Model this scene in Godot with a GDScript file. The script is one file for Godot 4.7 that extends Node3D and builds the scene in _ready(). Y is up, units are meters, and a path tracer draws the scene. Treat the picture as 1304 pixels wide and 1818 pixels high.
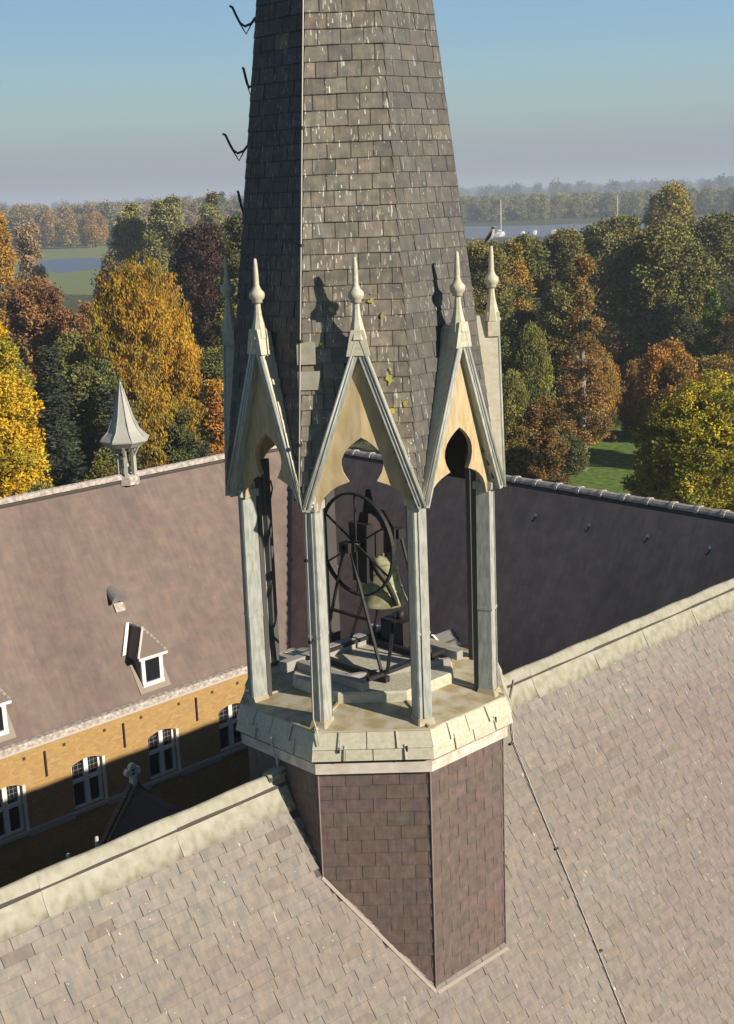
extends Node3D

# ------------------------------------------------------------------ constants
const SLOPE := 1.68           # rise over run of the slate roofs (59 degrees)
const RIDGE := -0.75          # height of all three ridges (y = 0 is the belfry floor)
const EAVE := -5.45
const HALF := 2.8             # half width of a wing, ridge to eave
const GROUND := -10.0
const XR := 12.5              # ridge of the right wing
const ZF := -16.1             # ridge of the far wing

var rng := RandomNumberGenerator.new()
var used := {}
var mats := {}
var grime_shade := 0.6                # how dark the slate edges are: soiling plus painted joint shadows

# ------------------------------------------------------------------ small helpers
func L(r: float, g: float, b: float) -> Color:
	return Color(r, g, b).linear_to_srgb()

func mat(called: String, c: Color, rough := 0.8, metal := 0.0) -> StandardMaterial3D:
	var m := StandardMaterial3D.new()
	m.resource_name = called
	m.albedo_color = c
	m.roughness = rough
	m.metallic = metal
	m.cull_mode = BaseMaterial3D.CULL_DISABLED
	mats[called] = m
	return m

func numbered(called: String) -> String:
	if not used.has(called):
		used[called] = 0
		return called
	used[called] += 1
	return "%s_%03d" % [called, used[called]]

func tag(o: Node3D, label: String, category := "", group := "", kind := "") -> Node3D:
	o.set_meta("label", label)
	if category != "":
		o.set_meta("category", category)
	if group != "":
		o.set_meta("group", group)
	if kind != "":
		o.set_meta("kind", kind)
	return o

func thing(called: String, label: String, category: String, at: Vector3, group := "") -> Node3D:
	var o := Node3D.new()
	o.name = numbered(called)
	add_child(o, true)
	o.position = at
	tag(o, label, category, group)
	return o

func begin() -> SurfaceTool:
	var st := SurfaceTool.new()
	st.begin(Mesh.PRIMITIVE_TRIANGLES)
	st.set_smooth_group(-1)
	return st

# commits what ST holds as one named mesh; shapes are given in world coordinates
func obj(called: String, st: SurfaceTool, m: Material, parent: Node3D = self) -> MeshInstance3D:
	st.generate_normals()
	var o := MeshInstance3D.new()
	o.mesh = st.commit()
	o.mesh.surface_set_material(0, m)
	put(o, called, parent)
	return o

func put(o: Node3D, called: String, parent: Node3D) -> void:
	if parent == self:
		o.name = numbered(called)
		add_child(o, true)
		return
	var n := 0
	var key := called
	if parent.has_meta("_n_" + called):
		n = parent.get_meta("_n_" + called)
		key = "%s_%03d" % [called, n]
	parent.set_meta("_n_" + called, n + 1)
	o.name = key
	parent.add_child(o, true)
	if parent.get_parent() == self and not (parent is MeshInstance3D):
		o.position = -parent.position

func struct(called: String, st: SurfaceTool, m: Material, label := "") -> MeshInstance3D:
	var o := obj(called, st, m)
	o.set_meta("kind", "structure")
	if label != "":
		o.set_meta("label", label)
		o.set_meta("category", called.replace("_", " "))
	return o

func tri(st: SurfaceTool, a: Vector3, b: Vector3, c: Vector3) -> void:
	st.add_vertex(a); st.add_vertex(c); st.add_vertex(b)

func quad(st: SurfaceTool, a: Vector3, b: Vector3, c: Vector3, d: Vector3) -> void:
	tri(st, a, b, c)
	tri(st, a, c, d)

# a solid between two outlines with the same number of points
func loft(st: SurfaceTool, lo: PackedVector3Array, hi: PackedVector3Array, caps := true) -> void:
	var n := lo.size()
	for i in n:
		var j := (i + 1) % n
		quad(st, lo[i], lo[j], hi[j], hi[i])
	if caps:
		for i in range(1, n - 1):
			tri(st, lo[0], lo[i + 1], lo[i])
			tri(st, hi[0], hi[i], hi[i + 1])

# box from a corner and three edge vectors
func cbox(st: SurfaceTool, o: Vector3, a: Vector3, b: Vector3, c: Vector3) -> void:
	loft(st, PackedVector3Array([o, o + a, o + a + b, o + b]), PackedVector3Array([o + c, o + a + c, o + a + b + c, o + b + c]))

func box(st: SurfaceTool, lo: Vector3, hi: Vector3) -> void:
	cbox(st, lo, Vector3(hi.x - lo.x, 0, 0), Vector3(0, 0, hi.z - lo.z), Vector3(0, hi.y - lo.y, 0))

# a bar of rectangular section from P to Q, W along SIDE and H across
func bar(st: SurfaceTool, p: Vector3, q: Vector3, w: float, h: float, side := Vector3.UP) -> void:
	var d := (q - p).normalized()
	var s := side - d * side.dot(d)
	if s.length() < 0.01:
		s = Vector3.RIGHT - d * d.x
	s = s.normalized()
	var t := d.cross(s)
	cbox(st, p - s * w / 2 - t * h / 2, s * w, t * h, q - p)

func tube(st: SurfaceTool, pts: PackedVector3Array, radii: PackedFloat32Array, n := 6) -> void:
	st.set_smooth_group(0)
	var rings := []
	var side := Vector3.ZERO
	for i in pts.size():
		var d := (pts[mini(i + 1, pts.size() - 1)] - pts[maxi(i - 1, 0)]).normalized()
		if side == Vector3.ZERO:
			side = d.cross(Vector3.UP if absf(d.y) < 0.9 else Vector3.RIGHT).normalized()
		side = (side - d * side.dot(d)).normalized()
		var up := d.cross(side)
		var ring := PackedVector3Array()
		var r: float = radii[mini(i, radii.size() - 1)]
		for k in n:
			var a := TAU * k / n
			ring.append(pts[i] + (side * cos(a) + up * sin(a)) * r)
		rings.append(ring)
	for i in rings.size() - 1:
		loft(st, rings[i], rings[i + 1], false)
	var e: int = rings.size() - 1
	for k in range(1, n - 1):
		tri(st, rings[0][0], rings[0][k + 1], rings[0][k])
		tri(st, rings[e][0], rings[e][k], rings[e][k + 1])
	st.set_smooth_group(-1)

# PROFILE of (radius, height) turned about a vertical axis at O
func lathe(st: SurfaceTool, o: Vector3, profile: Array, n := 12, smooth := true, turn := 0.0) -> void:
	st.set_smooth_group(0 if smooth else -1)
	var last := PackedVector3Array()
	for p in profile:
		var ring := PackedVector3Array()
		for k in n:
			var a := TAU * k / n + turn
			ring.append(o + Vector3(sin(a) * p[0], p[1], cos(a) * p[0]))
		if last.size():
			loft(st, last, ring, false)
		last = ring
	st.set_smooth_group(-1)

# a flat outline in a frame (origin, right, up, normal), with thickness
func plate(st: SurfaceTool, outline: PackedVector2Array, o: Vector3, r: Vector3, u: Vector3, n: Vector3, thick: float) -> void:
	var t := Geometry2D.triangulate_polygon(outline)
	for i in range(0, t.size(), 3):
		var a := o + r * outline[t[i]].x + u * outline[t[i]].y
		var b := o + r * outline[t[i + 1]].x + u * outline[t[i + 1]].y
		var c := o + r * outline[t[i + 2]].x + u * outline[t[i + 2]].y
		tri(st, a + n * thick, b + n * thick, c + n * thick)
		tri(st, a, c, b)
	for i in outline.size():
		var p := outline[i]
		var q := outline[(i + 1) % outline.size()]
		var a := o + r * p.x + u * p.y
		var b := o + r * q.x + u * q.y
		quad(st, a, b, b + n * thick, a + n * thick)

# one roofing slate: lower left corner O on the roof plane, EX along the course, EY up the slope, N outwards
var tex_gain := 4.3            # the slate textures are about 0.23 at their plainest, those of the far roofs 0.48

func slate(st: SurfaceTool, o: Vector3, ex: Vector3, ey: Vector3, n: Vector3, w: float, h: float, t: float, tint: Color, tile := 3.0, face := Vector2.ZERO) -> void:
	var lift: float = t * rng.randf_range(0.9, 1.35)
	var g := minf(0.003, t * 0.25)
	var z0: float = lift + jit(t * 0.15)
	var z1: float = lift + jit(t * 0.15)
	var y0 := jit(0.004)
	var y1 := jit(0.004)
	var rim := minf(0.009, t * 0.7)
	var at := func(x: float, y: float, q: float) -> Vector3:        # Q runs from the lower edge to the top
		return o + ex * x + ey * y + n * lerpf(lerpf(z0, z1, x / w), t * 0.15, q)
	var a: Vector3 = at.call(g, y0, 0.0)
	var b: Vector3 = at.call(w - g, y1, 0.0)
	var c: Vector3 = at.call(w - g, h, 1.0)
	var d: Vector3 = at.call(g, h, 1.0)
	var e: Vector3 = at.call(g + rim * 0.6, y0 + rim, rim / h)
	var f: Vector3 = at.call(w - g - rim * 0.6, y1 + rim, rim / h)
	var k: Vector3 = at.call(w - g - rim * 0.6, h, 1.0)
	var l: Vector3 = at.call(g + rim * 0.6, h, 1.0)
	var dn := n * t
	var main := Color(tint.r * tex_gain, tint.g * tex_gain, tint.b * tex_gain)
	var gr := grime_shade * rng.randf_range(0.85, 1.12)
	var dirt_shade := Color(main.r * gr, main.g * gr, main.b * gr * 0.97)   # soiled edges, with the shadow of the row above painted in
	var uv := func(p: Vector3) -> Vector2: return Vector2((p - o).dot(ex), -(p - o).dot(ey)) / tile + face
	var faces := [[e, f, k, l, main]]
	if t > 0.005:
		faces += [[a, b, f, e, dirt_shade], [b, c, k, f, dirt_shade], [d, a, e, l, dirt_shade], [a - dn, b - dn, b, a, dirt_shade], [b - dn, c - dn, c, b, dirt_shade], [d - dn, a - dn, a, d, dirt_shade]]
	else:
		faces = [[a, b, c, d, main], [a - dn, b - dn, b, a, dirt_shade]]
	for q in faces:
		st.set_color(q[4])
		for i in [0, 2, 1, 0, 3, 2]:
			st.set_uv(uv.call(q[i]))
			st.add_vertex(q[i])

func jit(a: float) -> float:
	return rng.randf_range(-a, a)

func tone(base: Color, spread: float, hue := 0.03) -> Color:
	var k := 1.0 + rng.randf_range(-spread, spread)
	return Color(base.r * k * (1 + rng.randf_range(-hue, hue)), base.g * k, base.b * k * (1 + rng.randf_range(-hue, hue)))

# ------------------------------------------------------------------ textures
func noise_tex(freq: float, lo: Color, hi: Color, size := 512, octaves := 4, sd := 1, mid := Color(0, 0, 0, 0)) -> NoiseTexture2D:
	var f := FastNoiseLite.new()
	f.seed = sd
	f.frequency = freq
	f.fractal_octaves = octaves
	f.noise_type = FastNoiseLite.TYPE_SIMPLEX_SMOOTH
	var t := NoiseTexture2D.new()
	t.width = size
	t.height = size
	t.seamless = true
	t.noise = f
	var ramp := Gradient.new()
	ramp.set_color(0, lo)
	ramp.set_color(1, hi)
	ramp.set_offset(0, 0.22)
	ramp.set_offset(1, 0.78)
	if mid.a > 0:
		ramp.add_point(0.5, mid)
	t.color_ramp = ramp
	return t

func bump_tex(freq: float, strength: float, sd: int) -> NoiseTexture2D:
	var f := FastNoiseLite.new()
	f.seed = sd
	f.frequency = freq
	f.fractal_octaves = 5
	var t := NoiseTexture2D.new()
	t.width = 512
	t.height = 512
	t.seamless = true
	t.noise = f
	t.as_normal_map = true
	t.bump_strength = strength
	return t

# weathered slate: grain along the fall of the roof, droppings and chips in white, lichen
func slate_tex(sd: int, size: int, streaks: int, dots: int, lichen: int, grain: float, metres: float, plain := 0.52) -> ImageTexture:
	var r := RandomNumberGenerator.new()
	r.seed = sd
	var f := FastNoiseLite.new()
	f.seed = sd
	f.frequency = 0.018
	f.fractal_octaves = 4
	var n1 := f.get_seamless_image(size, size)
	f.frequency = 0.06
	f.seed = sd + 7
	var n2 := f.get_seamless_image(size, size / 8)
	n2.resize(size, size, Image.INTERPOLATE_CUBIC)       # stretched down the slope
	var im := Image.create(size, size, false, Image.FORMAT_RGB8)
	for y in size:
		for x in size:
			var a := n1.get_pixel(x, y).r - 0.5
			var b := n2.get_pixel(x, y).r - 0.5
			var v := plain + grain * (a * 0.7 + b * 0.45) + r.randf_range(-0.025, 0.025)
			im.set_pixel(x, y, Color(v + a * 0.03, v, v - a * 0.04))
	var ppm := size / metres
	f.seed = sd + 13
	f.frequency = 0.010
	var dense := f.get_seamless_image(size, size)
	for i in streaks:
		var x := r.randi_range(0, size - 1)
		var y := r.randi_range(0, size - 1)
		if dense.get_pixel(x, y).r < r.randf_range(0.25, 0.75):
			continue
		var w := int(maxf(1, r.randf_range(0.004, 0.016) * ppm))
		var h := int(r.randf_range(0.012, 0.07 if i % 5 else 0.13) * ppm)
		var k := r.randf_range(0.82, 1.0)
		var drift := r.randf_range(-0.14, 0.14)
		for q in h:
			im.fill_rect(Rect2i((x + int(q * drift)) % size, (y + q) % size, w if q > h / 3 else maxi(1, w - 1), 1), Color(k * 0.93, k * 0.97, k))
	for i in dots:
		var c := Color(0.98, 0.97, 0.94)
		im.fill_rect(Rect2i(r.randi_range(0, size - 4), r.randi_range(0, size - 4), r.randi_range(1, 3), r.randi_range(1, 4)), c)
	for i in lichen:
		var x := r.randi_range(8, size - 8)
		var y := r.randi_range(8, size - 8)
		var c := Color(0.86, 0.84, 0.62).lerp(Color(0.9, 0.9, 0.84), r.randf())
		for q in 26:
			var p := Vector2i(x + int(r.randfn(0, 4)), y + int(r.randfn(0, 5)))
			im.fill_rect(Rect2i(clampi(p.x, 0, size - 3), clampi(p.y, 0, size - 3), r.randi_range(1, 3), r.randi_range(1, 3)), c)
	return ImageTexture.create_from_image(im)

func brick_tex() -> ImageTexture:
	var w := 512
	var im := Image.create(w, w, false, Image.FORMAT_RGB8)
	im.fill(Color(0.86, 0.83, 0.78))
	var r := RandomNumberGenerator.new()
	r.seed = 5
	var rows := 32
	var h := w / rows
	for y in rows:
		for x in range(-1, 16):
			var k := r.randf_range(0.9, 1.0)
			im.fill_rect(Rect2i(x * 36 + (18 if y % 2 else 0), y * h, 34, h - 2), Color(k, k * r.randf_range(0.93, 0.99), k * r.randf_range(0.82, 0.92)))
	return ImageTexture.create_from_image(im)

func make_materials() -> void:
	var m: StandardMaterial3D
	m = mat("spire_slate", Color.WHITE, 0.62)
	m.vertex_color_use_as_albedo = true
	m.albedo_texture = slate_tex(11, 1024, 1900, 160, 4, 0.22, 3.0)
	m = mat("roof_slate", Color.WHITE, 0.68)
	m.vertex_color_use_as_albedo = true
	m.albedo_texture = slate_tex(23, 1024, 60, 110, 2, 0.14, 3.0)
	m = mat("drum_slate", Color.WHITE, 0.6)
	m.vertex_color_use_as_albedo = true
	m.albedo_texture = slate_tex(37, 1024, 3, 6, 0, 0.17, 3.0)
	m = mat("far_slate", Color.WHITE, 0.75)
	m.vertex_color_use_as_albedo = true
	m.albedo_texture = slate_tex(51, 1024, 2, 16, 2, 0.16, 9.0, 0.72)
	m = mat("lead", L(0.50, 0.488, 0.425), 0.55)
	m.albedo_texture = noise_tex(0.03, Color(0.91, 0.89, 0.80), Color(1, 1, 1), 512, 5, 3, Color(0.97, 0.96, 0.91))
	m.uv1_triplanar = true
	m.uv1_world_triplanar = true
	m.uv1_scale = Vector3(0.9, 0.9, 0.9)
	m.normal_enabled = true
	m.normal_texture = bump_tex(0.02, 3.0, 9)
	m.normal_scale = 0.35
	m = mat("lead_ridge", L(0.335, 0.328, 0.280), 0.6)
	m.albedo_texture = noise_tex(0.015, Color(0.82, 0.82, 0.74), Color(1, 1, 1), 512, 5, 13, Color(0.94, 0.93, 0.88))
	m.uv1_triplanar = true
	m.uv1_world_triplanar = true
	m.uv1_scale = Vector3(0.7, 0.7, 0.7)
	m = mat("lead_floor", L(0.43, 0.405, 0.325), 0.7)
	m.albedo_texture = noise_tex(0.008, Color(0.84, 0.78, 0.62), Color(1, 1, 1), 512, 6, 4, Color(0.94, 0.91, 0.84))
	m.uv1_triplanar = true
	m.uv1_world_triplanar = true
	m.uv1_scale = Vector3(0.8, 0.8, 0.8)
	m = mat("post_lead", L(0.415, 0.432, 0.432), 0.5)
	m.albedo_texture = noise_tex(0.018, Color(0.80, 0.81, 0.77), Color(1, 1, 0.98), 512, 5, 6, Color(0.94, 0.935, 0.89))
	m.uv1_triplanar = true
	m.uv1_world_triplanar = true
	m.uv1_scale = Vector3(2.6, 0.45, 2.6)
	m.normal_enabled = true
	m.normal_texture = bump_tex(0.015, 3.0, 19)
	m.normal_scale = 0.4
	m = mat("gable_paint", L(0.49, 0.395, 0.24), 0.65)
	m.albedo_texture = noise_tex(0.01, Color(0.90, 0.87, 0.82), Color(1, 1, 1), 512, 5, 8, Color(0.96, 0.95, 0.92))
	m.uv1_triplanar = true
	m.uv1_world_triplanar = true
	m.uv1_scale = Vector3(2.4, 0.5, 2.4)
	mat("white_board", L(0.66, 0.61, 0.55), 0.6).albedo_texture = noise_tex(0.02, Color(0.86, 0.84, 0.8), Color.WHITE, 256, 4, 21)
	mats.white_board.uv1_triplanar = true
	mats.white_board.uv1_world_triplanar = true
	mat("white_paint", L(0.72, 0.70, 0.66), 0.5)
	mat("dark_timber", L(0.035, 0.03, 0.027), 0.85)
	mat("iron", L(0.018, 0.017, 0.018), 0.6, 0.2)
	mat("bell_bronze", L(0.44, 0.42, 0.27), 0.6, 0.1).albedo_texture = noise_tex(0.02, Color(0.55, 0.58, 0.45), Color.WHITE, 256, 4, 31)
	mats.bell_bronze.uv1_triplanar = true
	mat("wood_yoke", L(0.026, 0.018, 0.017), 0.85)
	mat("cable", L(0.30, 0.28, 0.25), 0.5, 0.3)
	mat("ridge_tile", L(0.54, 0.49, 0.45), 0.75).albedo_texture = noise_tex(0.03, Color(0.74, 0.72, 0.7), Color.WHITE, 256, 4, 33)
	mats.ridge_tile.uv1_triplanar = true
	mats.ridge_tile.uv1_world_triplanar = true
	m = mat("ochre_brick", L(0.40, 0.278, 0.13), 0.85)
	m.albedo_texture = brick_tex()
	m.uv1_triplanar = true
	m.uv1_world_triplanar = true
	m.uv1_scale = Vector3(0.6, 0.6, 0.6)
	mat("stone", L(0.42, 0.41, 0.39), 0.8)
	mat("pane", L(0.015, 0.017, 0.02), 0.08)
	mat("under_roof", L(0.075, 0.065, 0.055), 0.9)
	m = mat("grass", L(0.085, 0.10, 0.03), 0.95)
	m.albedo_texture = noise_tex(0.02, Color(0.62, 0.6, 0.5), Color(1, 1, 0.9), 1024, 6, 41, Color(0.85, 0.88, 0.75))
	m.uv1_triplanar = true
	m.uv1_world_triplanar = true
	m.uv1_scale = Vector3(0.02, 0.02, 0.02)
	mat("lawn", L(0.14, 0.24, 0.03), 0.95).albedo_texture = noise_tex(0.03, Color(0.7, 0.7, 0.55), Color.WHITE, 512, 5, 42)
	mats.lawn.uv1_triplanar = true
	mats.lawn.uv1_world_triplanar = true
	mats.lawn.uv1_scale = Vector3(0.12, 0.12, 0.12)
	mat("meadow", L(0.17, 0.20, 0.07), 0.95)
	mat("water", L(0.11, 0.125, 0.20), 0.4)  # blue of the reflected sky is put into the base colour
	mat("river", L(0.17, 0.17, 0.195), 0.4)  # reflected sky tinted into the colour, greyer than the pond
	mat("courtyard", L(0.11, 0.10, 0.09), 0.9)
	mat("hill_green", L(0.05, 0.06, 0.04), 1.0)
	mat("bark", L(0.055, 0.045, 0.035), 0.95)
	mat("birch_bark", L(0.55, 0.50, 0.45), 0.8).albedo_texture = noise_tex(0.05, Color(0.35, 0.3, 0.27), Color.WHITE, 256, 4, 44)
	mats.birch_bark.uv1_triplanar = true
	mat("plaster", L(0.70, 0.66, 0.60), 0.8)
	mat("red_roof", L(0.24, 0.13, 0.09), 0.85)
	mat("grey_roof", L(0.16, 0.15, 0.15), 0.85)
	mat("hull", L(0.8, 0.79, 0.76), 0.35)
	m = mat("leaf", Color.WHITE, 0.75)
	m.vertex_color_use_as_albedo = true
	m.backlight_enabled = true
	m.backlight = Color(0.36, 0.34, 0.2)

# ------------------------------------------------------------------ main
func _ready() -> void:
	rng.seed = 20241
	# camera
	var cam := Camera3D.new()
	cam.name = "camera"
	var yaw := 0.8106
	var pitch := 0.2389
	var roll := -0.0373
	var f := Vector3(cos(yaw) * cos(pitch), -sin(pitch), -sin(yaw) * cos(pitch))
	var r := f.cross(Vector3.UP).normalized()
	var u := r.cross(f)
	cam.transform = Transform3D(Basis(r * cos(roll) + u * sin(roll), u * cos(roll) - r * sin(roll), -f), Vector3(-10.5571, 5.8919, 11.0922))
	cam.fov = 42.97
	cam.near = 0.1
	cam.far = 20000
	add_child(cam)
	cam.current = true
	# sky: air only, by elevation
	var rows := 1024
	var im := Image.create(16, rows, false, Image.FORMAT_RGBAF)
	var stops := [[-90.0, Color(0.20, 0.19, 0.16)], [-6.0, Color(0.40, 0.40, 0.40)], [-0.3, Color8(147, 154, 162)], [0.5, Color8(150, 156, 165)], [1.3, Color8(157, 162, 170)], [2.3, Color8(165, 176, 176)], [3.4, Color8(166, 188, 186)], [4.8, Color8(160, 191, 199)], [6.0, Color8(151, 187, 206)], [9.0, Color8(136, 178, 213)], [16.0, Color(0.40, 0.555, 0.69)], [30.0, Color(0.27, 0.385, 0.50)], [90.0, Color(0.19, 0.28, 0.39)]]
	for y in rows:
		var el := 90.0 - (y + 0.5) * 180.0 / rows
		var c: Color = stops[0][1]
		for i in stops.size() - 1:
			if el >= stops[i][0] and el <= stops[i + 1][0]:
				var k: float = (el - stops[i][0]) / (stops[i + 1][0] - stops[i][0])
				c = (stops[i][1] as Color).srgb_to_linear().lerp((stops[i + 1][1] as Color).srgb_to_linear(), k)
		for x in 16:
			im.set_pixel(x, y, Color(c.r * 0.667, c.g * 0.667, c.b * 0.667))
	var pano := PanoramaSkyMaterial.new()
	pano.panorama = ImageTexture.create_from_image(im)
	var sky := Sky.new()
	sky.sky_material = pano
	var env := Environment.new()
	env.background_mode = Environment.BG_SKY
	env.sky = sky
	env.tonemap_mode = Environment.TONE_MAPPER_LINEAR
	env.tonemap_exposure = 1.5
	env.sdfgi_enabled = true
	env.ssao_enabled = true
	env.ssil_enabled = true
	env.fog_enabled = true
	env.fog_density = 0.0005
	env.fog_light_color = Color(0.66, 0.70, 0.76)
	var we := WorldEnvironment.new()
	we.name = "world_environment"
	we.environment = env
	add_child(we)
	# sun: low, behind the right shoulder
	var sun := DirectionalLight3D.new()
	sun.name = "sun"
	var az := deg_to_rad(14.5)
	var el := deg_to_rad(23.2)
	var to_sun := Vector3(sin(az) * cos(el), sin(el), cos(az) * cos(el))
	add_child(sun)
	sun.look_at_from_position(Vector3.ZERO, -to_sun, Vector3.UP)
	sun.light_energy = 1.55
	sun.light_color = Color(1.0, 0.95, 0.875)
	sun.light_angular_distance = 0.5
	sun.shadow_enabled = true

	make_materials()
	build_ground()
	build_near_wing()
	build_far_wing()
	build_right_wing()
	build_turret()
	build_bell()
	build_ridge_turret()
	build_far_things()
	build_bird()
	build_trees()

# ------------------------------------------------------------------ ground, water, hills
func sheet(pts: Array, y: float) -> SurfaceTool:
	var st := begin()
	var poly := PackedVector2Array()
	for p in pts:
		poly.append(Vector2(p[0], p[1]))
	var t := Geometry2D.triangulate_polygon(poly)
	for i in range(0, t.size(), 3):
		tri(st, Vector3(poly[t[i]].x, y, poly[t[i]].y), Vector3(poly[t[i + 1]].x, y, poly[t[i + 1]].y), Vector3(poly[t[i + 2]].x, y, poly[t[i + 2]].y))
	return st

func build_ground() -> void:
	struct("ground", sheet([[-7000, -9000], [9000, -9000], [9000, 3000], [-7000, 3000]], GROUND), mats.grass, "flat green parkland and fields reaching the horizon")
	struct("courtyard_ground", sheet([[-26, -13], [9.5, -13], [9.5, -3], [-26, -3]], GROUND + 0.004), mats.courtyard, "dark paved courtyard between the three wings")
	struct("lawn", sheet([[36, -33], [44, -27], [60, -33], [72, -42], [70, -52], [58, -50], [48, -42]], GROUND + 0.004), mats.lawn, "bright green lawn between the autumn trees right of the tower")
	struct("meadow", sheet([[120, -196], [168, -225], [260, -360], [330, -470], [330, -560], [180, -560], [100, -330]], GROUND + 0.004), mats.meadow, "pale green meadow around the pond")
	struct("pond_water", sheet([[160, -274], [176, -282], [192, -302], [210, -334], [214, -348], [204, -352], [186, -334], [170, -304]], GROUND + 0.008), mats.water, "small blue pond in the meadow left of the tower")
	struct("river_water", sheet([[332, -296], [345, -325], [452, -404], [455, -360], [478, -345], [515, -305], [600, -235], [560, -180], [432, -249], [400, -288], [346, -270]], GROUND + 0.008), mats.river, "grey-violet river beyond the trees right of the tower")
	# low wooded hills on the horizon
	var st := begin()
	var last := PackedVector3Array()
	var f := FastNoiseLite.new()
	f.seed = 3
	f.frequency = 0.9
	for i in 161:
		var a := deg_to_rad(-10.0 + i * 110.0 / 160.0)
		var d := 4300.0
		var h := 8.0 + 22.0 * maxf(0, f.get_noise_1d(i * 0.05) + 0.1) + 5.0 * absf(f.get_noise_1d(i * 0.9)) + 22.0 * smoothstep(0.40, 0.25, a)
		var dir := Vector3(cos(a), 0, -sin(a))
		var ring := PackedVector3Array([dir * d + Vector3(0, GROUND - 1, 0), dir * (d + 150) + Vector3(0, GROUND + h * 0.8, 0), dir * (d + 400) + Vector3(0, GROUND + h, 0), dir * (d + 1500) + Vector3(0, GROUND - 1, 0)])
		if last.size():
			for k in 3:
				quad(st, last[k], ring[k], ring[k + 1], last[k + 1])
		last = ring
	struct("hills", st, mats.hill_green, "low blue wooded hills along the horizon")

# ------------------------------------------------------------------ wings
# courses of slates on a sloping plane. O ridge-side corner at the left seen from outside, EX along, length LEN, run DEPTH down the slope
func courses(o: Vector3, ex: Vector3, down: Vector3, n: Vector3, x0: float, x1: float, d0: float, d1: float, w: float, h: float, keep: Callable) -> Array:
	var out := []
	var row := 0
	var d := d0
	while d < d1:
		var x := x0 - rng.randf() * w
		x -= w * 0.5 * (row % 2)
		while x < x1:
			var ww := w * rng.randf_range(0.9, 1.08)
			var p := o + ex * (x + ww / 2) + down * d
			if keep.call(p, x, x + ww, d):
				out.append([x, d, ww, p])
			x += ww
		d += h
		row += 1
	return out

func roof_slab(st: SurfaceTool, pts: Array, n: Vector3, thick := 0.12) -> void:
	var lo := PackedVector3Array()
	var hi := PackedVector3Array()
	for p in pts:
		hi.append(p)
		lo.append(p - n * thick)
	loft(st, lo, hi)

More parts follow.
